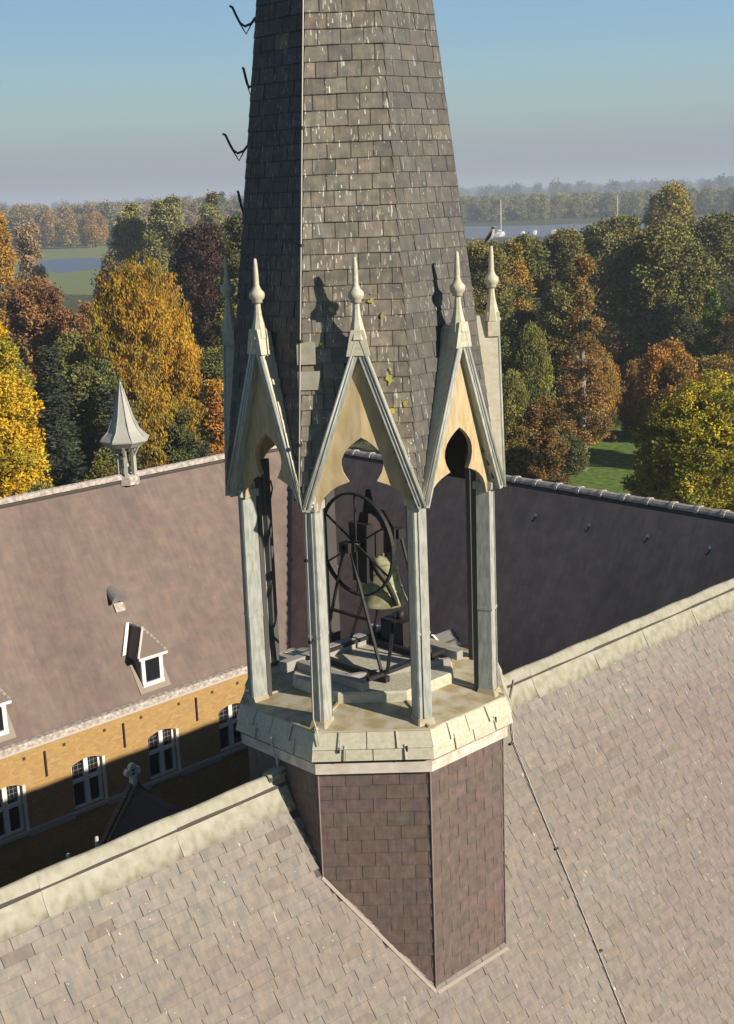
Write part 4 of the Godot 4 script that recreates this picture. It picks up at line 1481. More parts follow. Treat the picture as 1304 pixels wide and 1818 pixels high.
	tube(st, PackedVector3Array([Vector3(-0.26, hub, 0), Vector3(-0.16, hub, 0)]), PackedFloat32Array([0.055]), 12)
	obj("hub", st, mats.iron, wh)
	# thin wire hoop and chain in the left bay
	var ch := begin()
	tube(ch, PackedVector3Array([Vector3(-1.2, 2.72, -0.35), Vector3(-1.17, 2.62, -0.36), Vector3(-1.22, 2.52, -0.34), Vector3(-1.30, 2.47, -0.30), Vector3(-1.27, 2.43, -0.31)]), PackedFloat32Array([0.01]), 5)
	tag(obj("iron_hook", ch, mats.iron), "small bent iron hook hanging in the left bay under the gable", "hook")

# ------------------------------------------------------------------ bird
func build_bird() -> void:
	var o := fp(1, 0.0, 5.272, 1.535)
	var t := thing("perched_bird", "grey bird with black cap and pale breast perched on the far right finial", "bird", o)
	var side := fp(7, 1, 0, 0).normalized()          # it looks to the right
	var fwd := side
	var across := fwd.cross(Vector3.UP)
	var body := begin()
	body.set_smooth_group(0)
	# spine from tail to bill: forward, up, half width, half height
	var secs := [[-0.135, 0.000, 0.006, 0.004], [-0.10, 0.022, 0.018, 0.010], [-0.06, 0.050, 0.032, 0.026], [-0.02, 0.082, 0.043, 0.042], [0.012, 0.115, 0.044, 0.044], [0.034, 0.150, 0.034, 0.034], [0.044, 0.176, 0.026, 0.026], [0.054, 0.198, 0.026, 0.025], [0.066, 0.212, 0.018, 0.015], [0.082, 0.214, 0.008, 0.007], [0.105, 0.212, 0.001, 0.001]]
	var last := PackedVector3Array()
	for i in secs.size():
		var s: Array = secs[i]
		var a: Array = secs[maxi(i - 1, 0)]
		var b: Array = secs[mini(i + 1, secs.size() - 1)]
		var d: Vector3 = (fwd * (b[0] - a[0]) + Vector3.UP * (b[1] - a[1])).normalized()
		var up: Vector3 = across.cross(d).normalized()
		var ring := PackedVector3Array()
		for k in 10:
			var q := TAU * k / 10
			ring.append(o + (fwd * s[0] * 0.62 + Vector3(0, s[1] + 0.03, 0) + across * cos(q) * s[2] + up * sin(q) * s[3]) * 0.86)
		if last.size():
			loft(body, last, ring, false)
		last = ring
	obj("body", body, mat("bird_grey", L(0.30, 0.31, 0.30), 0.9), t)
	var dk := mat("bird_black", L(0.025, 0.025, 0.028), 0.8)
	for s in [-1.0, 1.0]:
		var st := begin()
		var w := [[0.03, 0.165, 0.036], [0.0, 0.10, 0.050], [-0.05, 0.055, 0.042], [-0.15, 0.005, 0.012], [-0.10, 0.075, 0.030], [-0.04, 0.125, 0.044]]
		var lo := PackedVector3Array()
		var hi := PackedVector3Array()
		for p in w:
			lo.append(o + (fwd * p[0] * 0.62 + Vector3(0, p[1] + 0.03, 0) + across * s * p[2]) * 0.86)
			hi.append(o + (fwd * p[0] * 0.62 + Vector3(0, p[1] + 0.033, 0) + across * s * (p[2] + 0.008)) * 0.86)
		loft(st, lo, hi)
		obj("wing", st, dk, t)
		st = begin()
		tube(st, PackedVector3Array([o + across * s * 0.018 + Vector3(0, 0.10, 0), o + across * s * 0.015 + fwd * 0.012 + Vector3(0, 0.045, 0), o + across * s * 0.010 + Vector3(0, 0.0, 0)]), PackedFloat32Array([0.006, 0.004]), 5)
		obj("leg", st, dk, t)
	var st2 := begin()
	lathe(st2, o + fwd * 0.029 + Vector3(0, 0.19, 0), [[0.024, 0.0], [0.023, 0.012], [0.016, 0.022], [0.0, 0.026]], 10)
	obj("cap", st2, dk, t)

# ------------------------------------------------------------------ little turret on the far ridge
func build_ridge_turret() -> void:
	var o := Vector3(7.09, RIDGE, ZF)
	var t := thing("ridge_turret", "small open bell cote with flared grey lead cap on the far ridge", "turret", o)
	var st := begin()
	lathe(st, o, [[0.30, -0.15], [0.28, 0.05], [0.2, 0.10]], 8, false, PI / 8)
	obj("lead_base", st, mats.ridge_tile, t)
	for k in 6:
		var a := TAU * k / 6 + 0.35
		var d := Vector3(sin(a), 0, cos(a))
		st = begin()
		bar(st, o + d * 0.21 + Vector3(0, 0.04, 0), o + d * 0.21 + Vector3(0, 0.86, 0), 0.075, 0.075, d)
		var post := obj("post", st, mats.turret_lead if mats.has("turret_lead") else mat("turret_lead", L(0.36, 0.355, 0.32), 0.6), t)
		st = begin()
		bar(st, o + d * 0.24 + Vector3(0, 0.58, 0), o + d * 0.40 + Vector3(0, 0.82, 0), 0.05, 0.04, d.cross(Vector3.UP))
		obj("bracket", st, mats.turret_lead, post)
	st = begin()
	lathe(st, o, [[0.0, 0.80], [0.42, 0.80], [0.50, 0.86], [0.625, 0.95], [0.63, 0.985], [0.50, 1.09], [0.40, 1.20], [0.315, 1.36], [0.245, 1.56], [0.17, 1.84], [0.095, 2.10], [0.04, 2.28], [0.02, 2.36]], 8, false, PI / 8 + 0.1)
	var cap := obj("cap", st, mats.turret_lead, t)
	for k in 8:
		var a := TAU * k / 8 + PI / 8 + 0.1
		var d := Vector3(sin(a), 0, cos(a))
		st = begin()
		tube(st, PackedVector3Array([o + d * 0.63 + Vector3(0, 0.985, 0), o + d * 0.405 + Vector3(0, 1.20, 0), o + d * 0.25 + Vector3(0, 1.56, 0), o + d * 0.10 + Vector3(0, 2.10, 0), o + d * 0.02 + Vector3(0, 2.36, 0)]), PackedFloat32Array([0.014]), 5)
		obj("lead_roll", st, mats.turret_lead, cap)
	st = begin()
	lathe(st, o, [[0.03, 2.33], [0.035, 2.37], [0.018, 2.40], [0.008, 2.42], [0.0, 2.425]], 8)
	obj("finial", st, mats.turret_lead, t)
	var b := thing("small_bell", "little bell hanging between the posts of the far bell cote", "bell", o + Vector3(0, 0.30, 0))
	st = begin()
	lathe(st, o, [[0.10, 0.30], [0.085, 0.36], [0.062, 0.44], [0.055, 0.52], [0.0, 0.56]], 14)
	obj("bell_body", st, mats.bell_bronze, b)
	st = begin()
	bar(st, o + Vector3(-0.18, 0.60, 0), o + Vector3(0.18, 0.60, 0), 0.05, 0.05)
	obj("yoke", st, mats.wood_yoke, b)

# ------------------------------------------------------------------ houses, boats
func gabled_house(called: String, label: String, at: Vector3, turn: float, w: float, d: float, h: float, rh: float, wall: Material, roof: Material, nwin: int, group := "") -> void:
	var o := thing(called, label, "house", at, group)
	o.rotation.y = turn
	var keep := o.position
	o.position = Vector3.ZERO          # shapes below are local
	var st := begin()
	plate(st, PackedVector2Array([Vector2(-d / 2, 0), Vector2(d / 2, 0), Vector2(d / 2, h), Vector2(0, h + rh - 0.15), Vector2(-d / 2, h)]), Vector3(-w / 2, 0, 0), Vector3(0, 0, 1), Vector3.UP, Vector3(1, 0, 0), w)
	obj("wall", st, wall, o)
	st = begin()
	for s in [-1.0, 1.0]:
		var n := Vector3(0, d / 2, s * rh).normalized()
		roof_slab(st, [Vector3(-w / 2 - 0.3, h + rh, 0), Vector3(w / 2 + 0.3, h + rh, 0), Vector3(w / 2 + 0.3, h - 0.25, s * (d / 2 + 0.35)), Vector3(-w / 2 - 0.3, h - 0.25, s * (d / 2 + 0.35))], n, 0.2)
	var rf := obj("roof", st, roof, o)
	st = begin()
	box(st, Vector3(w * 0.25, h + rh * 0.5, -0.4), Vector3(w * 0.25 + 0.7, h + rh + 0.8, 0.3))
	obj("chimney", st, mats.red_roof, rf)
	for i in nwin:
		st = begin()
		var x := lerpf(-w / 2 + 0.8, w / 2 - 0.8, (i + 0.5) / nwin)
		box(st, Vector3(x - 0.5, h * 0.35, d / 2 - 0.02), Vector3(x + 0.5, h * 0.8, d / 2 + 0.03))
		obj("window", st, mats.pane, o)
	o.position = keep

func sail_boat(label: String, at: Vector3, turn: float, ln: float, mast: float) -> void:
	var o := thing("sailing_boat", label, "boat", at, "boats on the river")
	o.rotation.y = turn
	o.position = Vector3.ZERO
	var st := begin()
	var secs := [[-0.5, 0.13, 0.8], [-0.25, 0.17, 0.85], [0.1, 0.17, 0.9], [0.35, 0.10, 1.0], [0.5, 0.005, 1.1]]
	var last := PackedVector3Array()
	for s in secs:
		var ring := PackedVector3Array([Vector3(s[0] * ln, 0.0, -s[1] * ln * 0.6), Vector3(s[0] * ln, s[2], -s[1] * ln), Vector3(s[0] * ln, s[2], s[1] * ln), Vector3(s[0] * ln, 0.0, s[1] * ln * 0.6)])
		if last.size():
			loft(st, last, ring, false)
		else:
			quad(st, ring[0], ring[1], ring[2], ring[3])
		last = ring
	obj("hull", st, mats.hull, o)
	st = begin()
	box(st, Vector3(-0.2 * ln, 0.85, -0.1 * ln), Vector3(0.15 * ln, 1.5, 0.1 * ln))
	obj("cabin", st, mats.hull, o)
	if mast > 0:
		st = begin()
		tube(st, PackedVector3Array([Vector3(0.08 * ln, 0.8, 0), Vector3(0.08 * ln, mast, 0)]), PackedFloat32Array([0.16, 0.11]), 6)
		obj("mast", st, mats.hull, o)
		st = begin()
		tube(st, PackedVector3Array([Vector3(0.06 * ln, 2.0, 0), Vector3(-0.38 * ln, 2.1, 0)]), PackedFloat32Array([0.14]), 6)
		obj("boom", st, mats.hull, o)
	o.position = at

func build_far_things() -> void:
	gabled_house("farm_house", "long low white farmhouse among far trees left of the tower", Vector3(345, GROUND, -525), 0.72, 28, 10, 3.4, 3.0, mats.plaster, mats.plaster, 5, "far houses")
	gabled_house("farm_house", "white barn beside the long low farmhouse, right and higher of the two", Vector3(385, GROUND, -556), 0.72, 26, 10, 4.6, 3.2, mats.plaster, mats.plaster, 4, "far houses")
	gabled_house("white_shed", "tiny white shed at the edge of the meadow above the pond", Vector3(310, GROUND, -491), 0.9, 4, 4, 3.6, 1.4, mats.plaster, mats.plaster, 1, "far houses")
	gabled_house("garden_shed", "low garden shed with pale roof behind the lawn", Vector3(80, GROUND, -53), 0.7, 6, 3.5, 2.1, 0.7, mats.ochre_brick, mats.ridge_tile, 2)
	gabled_house("white_cottage", "white cottage half hidden in shade under the dark oaks", Vector3(128, GROUND, -79.5), 0.9, 7, 5, 2.8, 1.8, mats.plaster, mats.grey_roof, 2)
	sail_boat("white sailing boat with a tall mast moored nearest on the river", Vector3(352, GROUND, -296), 0.45, 9.5, 12.5)
	sail_boat("white sailing boat whose mast rises above the dark oaks", Vector3(521, GROUND, -366), 0.4, 9.0, 12.0)
	sail_boat("white sailing boat whose mast shows at the right edge", Vector3(590, GROUND, -333), 0.4, 9.0, 12.5)
	sail_boat("small white motor boat just right of the moored sailing boat", Vector3(356, GROUND, -289), 0.5, 4.2, 0.0)
	sail_boat("small white motor boat, second right of the moored sailing boat", Vector3(364, GROUND, -290), 0.5, 4.2, 0.0)
	sail_boat("small white motor boat, third right of the moored sailing boat", Vector3(366, GROUND, -283), 0.5, 5.0, 0.0)

# ------------------------------------------------------------------ trees
var clumps := {}

func make_clumps() -> void:
	var r := RandomNumberGenerator.new()
	r.seed = 99
	for kind in ["leaf", "hang", "needle"]:
		var st := SurfaceTool.new()
		st.begin(Mesh.PRIMITIVE_TRIANGLES)
		st.set_smooth_group(-1)
		var count: int = {"leaf": 34, "hang": 30, "needle": 26}[kind]
		for i in count:
			var c := Vector3(r.randfn(0, 0.42), r.randfn(0, 0.36), r.randfn(0, 0.42))
			var d := Vector3(r.randfn(0, 1), r.randfn(0, 1) * 0.7 + 0.15, r.randfn(0, 1)).normalized()
			var ln := 0.25
			var wd := 0.14
			if kind == "hang":
				c = Vector3(r.randfn(0, 0.30), r.randf_range(-1.1, 0.7), r.randfn(0, 0.30))
				d = Vector3(r.randfn(0, 0.28), -1, r.randfn(0, 0.28)).normalized()
				ln = 0.30
				wd = 0.085
			elif kind == "needle":
				c = Vector3(r.randfn(0, 0.45), r.randfn(0, 0.22), r.randfn(0, 0.45))
				d = Vector3(r.randfn(0, 1), -0.25 + r.randfn(0, 0.3), r.randfn(0, 1)).normalized()
				ln = 0.36
				wd = 0.075
			var s := d.cross(Vector3(r.randfn(0, 1), r.randfn(0, 1), r.randfn(0, 1))).normalized()
			var nn := d.cross(s) * wd * 0.35
			tri(st, c - d * ln, c - s * wd + nn, c + d * ln)
			tri(st, c - d * ln, c + d * ln, c + s * wd + nn)
		st.generate_normals()
		clumps[kind] = st.commit()
		(clumps[kind] as ArrayMesh).surface_set_material(0, mats.leaf)

func crown_mesh(kind: String, at: PackedVector3Array, size: PackedFloat32Array, cols: PackedColorArray, r: RandomNumberGenerator) -> MultiMeshInstance3D:
	var mm := MultiMesh.new()
	mm.transform_format = MultiMesh.TRANSFORM_3D
	mm.use_colors = true
	mm.mesh = clumps[kind]
	mm.instance_count = at.size()
	for i in at.size():
		var b := Basis(Vector3.UP, r.randf() * TAU)
		if kind == "leaf":
			b = b * Basis(Vector3.RIGHT, r.randfn(0, 0.8))
		elif kind == "hang":
			b = b * Basis(Vector3.RIGHT, r.randfn(0, 0.12))
		b = b.scaled(Vector3.ONE * size[i])
		mm.set_instance_transform(i, Transform3D(b, at[i]))
		mm.set_instance_color(i, cols[i])
	var o := MultiMeshInstance3D.new()
	o.multimesh = mm
	return o

# a tree at X, Z that reaches TOP (world height), crown WIDE across. Shapes: round, oval, weeping, cone, column, spruce
func tree(called: String, label: String, x: float, z: float, top: float, wide: float, shape: String, pal: Array, n: int, leaf: float, low := 0.22, trunk := "bark", group := "autumn trees beyond the wings") -> void:
	var r := RandomNumberGenerator.new()
	r.seed = hash(label) & 0xffffff
	var base := Vector3(x, GROUND, z)
	var H := top - GROUND
	var R := wide / 2
	var o := thing(called, label, "bush" if called.ends_with("bush") else "tree", base, group)
	var pts := PackedVector3Array()
	var sizes := PackedFloat32Array()
	var cols := PackedColorArray()
	var kind := "leaf"
	var add := func(p: Vector3, s: float, tn: float, mix: float) -> void:
		var c: Color
		var m := clampf(mix, 0, 0.999) * (pal.size() - 1)
		c = (pal[int(m)] as Color).lerp(pal[mini(int(m) + 1, pal.size() - 1)], m - int(m))
		var k := tn * (1 + r.randfn(0, 0.14))
		pts.append(p)
		sizes.append(s)
		cols.append(Color(clampf(c.r * k, 0, 1), clampf(c.g * k * (1 + r.randfn(0, 0.05)), 0, 1), clampf(c.b * k, 0, 1)))
	var env := func(f: float) -> float:      # half width at the fraction F of the crown's height
		match shape:
			"round": return sqrt(maxf(0, 1 - pow(2 * f - 0.85, 2) / 1.35))
			"oval": return pow(sin(PI * clampf(f * 0.86 + 0.10, 0, 1)), 0.7)
			"weeping": return pow(sin(PI * clampf(f * 0.72 + 0.26, 0, 1)), 0.75)
			"cone": return pow(1 - f, 0.6) * smoothstep(-0.08, 0.14, f)
			"column": return pow(sin(PI * clampf(f * 0.8 + 0.16, 0, 1)), 0.6)
		return 1 - f
	var cb := H * low
	var ch := H - cb
	if shape == "spruce":
		kind = "needle"
		var levels := int(ch / 0.55)
		for lv in levels:
			var f := float(lv) / levels
			var br := 9 + int(5 * (1 - f))
			for b in br:
				var a := TAU * b / br + lv * 1.3 + r.randf() * 0.4
				var len := R * (1 - f) * r.randf_range(0.75, 1.08) + 0.15
				var steps := maxi(2, int(len / (leaf * 0.55)))
				var tn := r.randf_range(0.75, 1.25)
				for s in steps:
					var q := (s + 0.6) / steps
					add.call(Vector3(cos(a) * len * q, cb + ch * f - q * q * len * 0.42 + r.randfn(0, 0.06), sin(a) * len * q), leaf * r.randf_range(0.8, 1.2) * (1.15 - 0.35 * q), tn, r.randf())
	else:
		if shape == "weeping" or shape == "cone" and leaf < 0 :
			kind = "hang"
		# limbs first: each carries a lobe of the crown
		var lobes := []
		var m := int(clampf(n / 50.0, 18, 56))
		for i in m:
			var lr := R * r.randf_range(0.24, 0.42)
			if shape == "cone":
				var f := pow((i + r.randf()) / m, 1.25)
				var a := i * 2.399 + r.randf() * 0.7
				var e: float = env.call(f) * R
				lr = maxf(0.16 * R, e * r.randf_range(0.34, 0.55))
				var rr := maxf(0.0, e - lr * 0.8)
				lobes.append([Vector3(cos(a) * rr, cb + ch * f - lr * 0.5, sin(a) * rr), lr, r.randf_range(0.80, 1.20), r.randf()])
				continue
			# over an ellipsoid whose upper part is broad
			var v := 1.0 - 2.0 * (i + 0.5) / m
			var a := i * 2.399 + r.randf() * 0.8
			var hz := pow(maxf(0.0, 1 - v * v), 0.42)
			var k := r.randf_range(0.72, 1.06)
			var fy := v * 0.5 + 0.5
			if shape == "weeping":
				hz *= 1.0 - 0.12 * fy
			var ry := (ch / 2 - lr)
			lobes.append([Vector3(cos(a) * hz * (R - lr) * k, cb + ch / 2 + v * ry * r.randf_range(0.86, 1.0), sin(a) * hz * (R - lr) * k), lr, r.randf_range(0.80, 1.20), r.randf()])
		for i in n:
			var lb: Array = lobes[r.randi_range(0, m - 1)]
			var d := Vector3(r.randfn(0, 1), r.randfn(0, 1) + 0.25, r.randfn(0, 1)).normalized()
			var q: float = lb[1] * (0.45 + 0.62 * pow(r.randf(), 0.6))
			var p: Vector3 = lb[0] + d * q * Vector3(1, 0.9, 1)
			if kind == "hang":
				p.y -= absf(r.randfn(0, 1)) * ch * 0.07
			p.y = clampf(p.y, 0.2, H)
			add.call(p, absf(leaf) * r.randf_range(0.7, 1.3), lb[2], clampf(lb[3] + r.randfn(0, 0.22), 0, 1))
	var st := begin()
	var tp := PackedVector3Array()
	var tr := PackedFloat32Array()
	for i in 6:
		var f := i / 5.0
		tp.append(base + Vector3(sin(i * 1.7 + x) * 0.12 * f * R * 0.4, f * H * 0.93, cos(i * 2.1 + z) * 0.12 * f * R * 0.4))
		tr.append((0.022 * H + 0.02) * (1 - 0.92 * f) + 0.015)
	tube(st, tp, tr, 7)
	if shape != "spruce":
		for i in 9:
			var f := 0.25 + 0.065 * i
			var a := i * 2.399
			var s := tp[0].lerp(tp[5], f)
			var e := s + Vector3(cos(a) * R * 0.62, H * 0.13, sin(a) * R * 0.62)
			tube(st, PackedVector3Array([s, s.lerp(e, 0.5) + Vector3(0, H * 0.015, 0), e]), PackedFloat32Array([0.008 * H * (1.1 - f), 0.005 * H * (1.1 - f), 0.012]), 5)
	obj("trunk", st, mats[trunk], o)
	var cr := crown_mesh(kind, pts, sizes, cols, r)
	put(cr, "crown", o)
	cr.position = Vector3.ZERO
	cr.set_meta("kind", "stuff")

# a far wood: one mass of crowns in a sector seen from the tower's front
func wood(called: String, label: String, a0: float, a1: float, d0: float, d1: float, n: int, h0: float, h1: float, pal: Array, sd: int, leaf := 1.6, per := 16) -> void:
	var r := RandomNumberGenerator.new()
	r.seed = sd
	var pts := PackedVector3Array()
	var sizes := PackedFloat32Array()
	var cols := PackedColorArray()
	for i in n:
		var a := deg_to_rad(r.randf_range(a0, a1))
		var d := sqrt(r.randf_range(d0 * d0, d1 * d1))
		var p := Vector3(-10.5 + cos(a) * d, GROUND, 11.0 - sin(a) * d)
		if d > 52.0 and d < 110.0 and rad_to_deg(a) > 33.6 and rad_to_deg(a) < 37.6:
			continue                      # the lawn stays open
		var h := r.randf_range(h0, h1)
		var w := h * r.randf_range(0.28, 0.42)
		var c: Color = pal[r.randi_range(0, pal.size() - 1)]
		c = c * r.randf_range(0.8, 1.2)
		for k in per:
			var f := pow(r.randf(), 0.75)
			var e := w * sqrt(maxf(0.05, 1 - pow(2 * f - 0.9, 2)))
			var b := r.randf() * TAU
			pts.append(p + Vector3(cos(b) * e * sqrt(r.randf()), h * (0.06 + 0.9 * f), sin(b) * e * sqrt(r.randf())))
			sizes.append(leaf * r.randf_range(0.7, 1.3) * h / 12.0)
			var q := r.randf_range(0.8, 1.2)
			cols.append(Color(c.r * q, c.g * q, c.b * q))
	var o := crown_mesh("leaf", pts, sizes, cols, r)
	put(o, called, self)
	tag(o, label, called.replace("_", " "), "", "stuff")

func build_trees() -> void:
	make_clumps()
	var gold := [Color(0.30, 0.17, 0.012), Color(0.46, 0.26, 0.014), Color(0.40, 0.19, 0.012)]
	var goldlow := [Color(0.46, 0.24, 0.012), Color(0.42, 0.25, 0.015), Color(0.24, 0.19, 0.02)]
	var yellow := [Color(0.62, 0.40, 0.012), Color(0.50, 0.34, 0.012), Color(0.30, 0.27, 0.02)]
	var ygreen := [Color(0.17, 0.18, 0.02), Color(0.36, 0.31, 0.015), Color(0.50, 0.37, 0.012), Color(0.24, 0.235, 0.02)]
	var rust := [Color(0.22, 0.105, 0.045), Color(0.30, 0.155, 0.055), Color(0.17, 0.11, 0.04)]
	var orange := [Color(0.38, 0.17, 0.025), Color(0.30, 0.13, 0.022), Color(0.40, 0.21, 0.025)]
	var beech := [Color(0.060, 0.028, 0.018), Color(0.085, 0.038, 0.020), Color(0.05, 0.033, 0.016)]
	var dark := [Color(0.085, 0.10, 0.028), Color(0.14, 0.145, 0.035), Color(0.10, 0.10, 0.028)]
	var oak := [Color(0.145, 0.15, 0.04), Color(0.23, 0.21, 0.05), Color(0.12, 0.13, 0.036), Color(0.27, 0.21, 0.055)]
	var olive := [Color(0.14, 0.14, 0.032), Color(0.21, 0.185, 0.036), Color(0.25, 0.19, 0.03)]
	var willow := [Color(0.19, 0.19, 0.035), Color(0.26, 0.24, 0.04), Color(0.14, 0.15, 0.03)]
	var spruce := [Color(0.028, 0.040, 0.022), Color(0.05, 0.062, 0.03)]
	var poplar := [Color(0.23, 0.235, 0.09), Color(0.29, 0.26, 0.085), Color(0.19, 0.20, 0.08)]  # paled leaves: distance haze mixed into the colour
	var fresh := [Color(0.13, 0.20, 0.02), Color(0.19, 0.24, 0.022), Color(0.09, 0.15, 0.018)]
	var amber := [Color(0.34, 0.18, 0.02), Color(0.40, 0.22, 0.02), Color(0.26, 0.17, 0.03)]
	# left of the tower
	tree("birch_tree", "tall golden weeping birch, largest tree left of the tower", 24.3, -40.4, 4.3, 6.4, "weeping", goldlow, 4200, 0.30, 0.14, "birch_bark")
	tree("maple_tree", "bright yellow tree at the left edge of the picture", 10.2, -28.9, 2.6, 3.8, "round", yellow, 2600, 0.22, 0.2)
	tree("spruce_tree", "dark drooping spruce beside the bright yellow tree", 16.0, -34.6, 0.9, 3.4, "spruce", spruce, 0, 0.42, 0.05)
	tree("spruce_tree", "smaller dark spruce between the drooping spruce and the golden birch", 18.4, -34.4, -1.0, 2.9, "spruce", spruce, 0, 0.40, 0.05)
	tree("rust_tree", "rust brown tree left of the golden birch, in front of the pond", 28.4, -57.2, 2.4, 4.4, "round", rust, 1700, 0.36, 0.15)
	tree("rust_tree", "low reddish tree tucked against the golden birch's left side", 29.0, -53.0, 0.9, 2.4, "round", rust, 900, 0.32, 0.15)
	tree("beech_tree", "dark purple copper beech between the golden birch and the tower", 46.0, -64.0, 5.2, 5.6, "round", beech, 2200, 0.42, 0.12)
	tree("poplar_tree", "dark green tree rising beside the tower's left edge", 40.0, -52.6, 5.5, 2.6, "column", dark, 1500, 0.38, 0.1)
	tree("poplar_tree", "broad hazy green poplar above the copper beech", 79.0, -114.5, 7.4, 5.6, "column", poplar, 1500, 0.62, 0.1)
	tree("poplar_tree", "second hazy poplar, left and behind the broad one", 78.2, -121.0, 6.4, 4.2, "column", poplar, 1100, 0.62, 0.1)
	tree("poplar_tree", "slim hazy poplar close to the tower's left edge", 96.4, -129.0, 7.1, 3.4, "column", poplar, 900, 0.62, 0.1)
	tree("larch_tree", "orange feathery larch just left of the tower above the far roof", 19.6, -28.9, -0.9, 2.3, "cone", orange, 1500, 0.22, 0.06)
	tree("cypress_tree", "narrow dull green cypress left of the orange larch", 17.3, -28.1, -1.3, 1.5, "column", [Color(0.075, 0.085, 0.025), Color(0.11, 0.11, 0.03)], 1300, 0.20, 0.04)
	tree("shrub_bush", "dark green bush behind the ridge turret", 15.2, -29.4, -2.2, 2.8, "round", dark, 1300, 0.24, 0.04)
	tree("shrub_bush", "yellow green bush left of the ridge turret at the far ridge", 11.6, -24.9, -1.9, 1.9, "round", [Color(0.16, 0.14, 0.02), Color(0.22, 0.17, 0.02)], 1100, 0.18, 0.04)
	tree("shrub_bush", "deep green bush low at the left edge under the yellow tree", 9.4, -25.0, -2.2, 2.2, "round", dark, 1100, 0.19, 0.04)
	tree("shrub_bush", "dark bush filling the gap between ridge turret and cypress", 16.6, -26.6, -2.0, 2.4, "round", spruce + dark, 1100, 0.20, 0.04)
	tree("ash_tree", "olive green tree under the right side of the golden birch", 27.5, -45.5, 1.0, 3.2, "round", [Color(0.12, 0.115, 0.025), Color(0.19, 0.16, 0.025)], 1500, 0.27, 0.1)
	tree("ash_tree", "olive tree pressed against the tower under the copper beech", 30.0, -41.0, 1.6, 2.8, "round", olive, 1300, 0.30, 0.1)
	tree("ash_tree", "shady dark green tree below the rust brown tree", 19.0, -36.5, -0.1, 3.6, "round", dark, 1700, 0.32, 0.06)
	tree("elm_tree", "golden far tree at the left edge near the horizon", 59.0, -118.0, 6.4, 4.6, "oval", gold, 1200, 0.55, 0.05)
	tree("elm_tree", "pinkish far tree beside the golden one at the left edge", 73.3, -136.1, 4.6, 3.6, "oval", [Color(0.32, 0.22, 0.12), Color(0.36, 0.25, 0.13)], 800, 0.6, 0.05)
	tree("elm_tree", "orange far tree above the pond", 270.4, -431.1, 3.4, 11.0, "round", amber, 700, 1.3, 0.03)
	tree("elm_tree", "yellow far tree left of the orange one above the pond", 263.0, -437.2, 1.8, 10.0, "round", [Color(0.32, 0.24, 0.05), Color(0.28, 0.2, 0.05)], 600, 1.3, 0.03)
	for i in 9:
		var q := Vector2(402.0, -520.0).lerp(Vector2(478.0, -470.0), i / 8.0)
		tree("poplar_tree", "slim dark poplar in the hazy row on the left horizon", q.x + 6.0 * sin(i * 2.1), q.y, 10.5 + 1.6 * sin(i * 1.7), 4.6, "column", [Color(0.06, 0.075, 0.04), Color(0.08, 0.09, 0.045)], 130, 1.5, 0.1, "bark", "poplars in the far row")
	# right of the tower
	tree("lime_tree", "large yellow green tree at the right edge above the roof ridge", 27.9, -12.6, -0.15, 5.2, "round", ygreen, 4200, 0.21, 0.12)
	tree("maple_tree", "orange red tree behind the left of the large yellow green one", 54.5, -31.5, -2.9, 4.2, "round", orange + amber, 1500, 0.33, 0.08)
	tree("maple_tree", "second orange red tree, behind the right of the yellow green one", 54.8, -24.6, -3.1, 4.6, "round", orange + amber, 1500, 0.29, 0.08)
	tree("cypress_tree", "bright green pointed tree in front of the dark oaks, behind the orange red trees", 70.6, -38.4, -1.4, 3.2, "cone", fresh, 2200, 0.30, 0.05)
	tree("oak_tree", "dark oak, left of the three at the right", 90.1, -60.1, 3.3, 9.4, "round", oak, 3000, 0.54, 0.22)
	tree("oak_tree", "dark oak, middle of the three at the right", 72.5, -44.0, 3.4, 8.2, "round", oak, 3000, 0.46, 0.26)
	tree("oak_tree", "dark oak at the right edge, last of the three", 102.6, -57.6, 3.4, 11.0, "round", oak, 3000, 0.60, 0.22)
	tree("alder_tree", "green upright tree between the dark oaks and the far finial", 80.0, -58.6, 3.2, 5.4, "round", olive + dark, 1700, 0.46, 0.06)
	tree("birch_tree", "orange brown birch with a white stem right of the tower", 49.0, -33.4, 2.2, 3.6, "cone", [Color(0.27, 0.145, 0.045), Color(0.35, 0.20, 0.045), Color(0.23, 0.15, 0.045)], 1150, 0.27, 0.16, "birch_bark")
	tree("birch_tree", "amber birch below the white stemmed birch", 56.5, -38.5, -3.4, 4.8, "weeping", amber, 2200, 0.30, 0.05, "birch_bark")
	tree("birch_tree", "small amber birch right of the white stemmed birch", 60.0, -37.4, -4.8, 3.0, "weeping", amber + rust, 1300, 0.28, 0.05, "birch_bark")
	tree("willow_tree", "yellow green weeping tree left of the white stemmed birch", 40.1, -29.9, 0.1, 2.6, "weeping", willow, 1700, 0.26, 0.06)
	tree("willow_tree", "small round weeping willow close to the tower's right edge", 34.3, -26.4, -1.6, 2.4, "weeping", willow, 1500, 0.22, 0.05)
	tree("hazel_bush", "brown and orange bush above the right ridge near the tower", 30.6, -21.8, -2.1, 2.5, "round", [Color(0.16, 0.10, 0.025), Color(0.24, 0.13, 0.02), Color(0.11, 0.09, 0.025)], 1700, 0.19, 0.04)
	tree("hazel_bush", "dull green bush touching the tower's right edge", 27.0, -20.2, -2.5, 2.2, "round", [Color(0.10, 0.085, 0.02), Color(0.19, 0.13, 0.022)], 1300, 0.18, 0.04)
	tree("hazel_bush", "dark green bush at the left edge of the lawn", 46.5, -32.6, -7.4, 2.4, "round", dark, 900, 0.22, 0.03)
	tree("oak_tree", "olive oak turning orange behind the far right finial", 64.3, -51.9, 2.4, 4.6, "round", olive + amber, 1600, 0.40, 0.08)
	tree("oak_tree", "dark olive oak just left of the far right finial", 57.0, -47.6, 3.3, 4.6, "round", oak + olive, 1600, 0.36, 0.06)
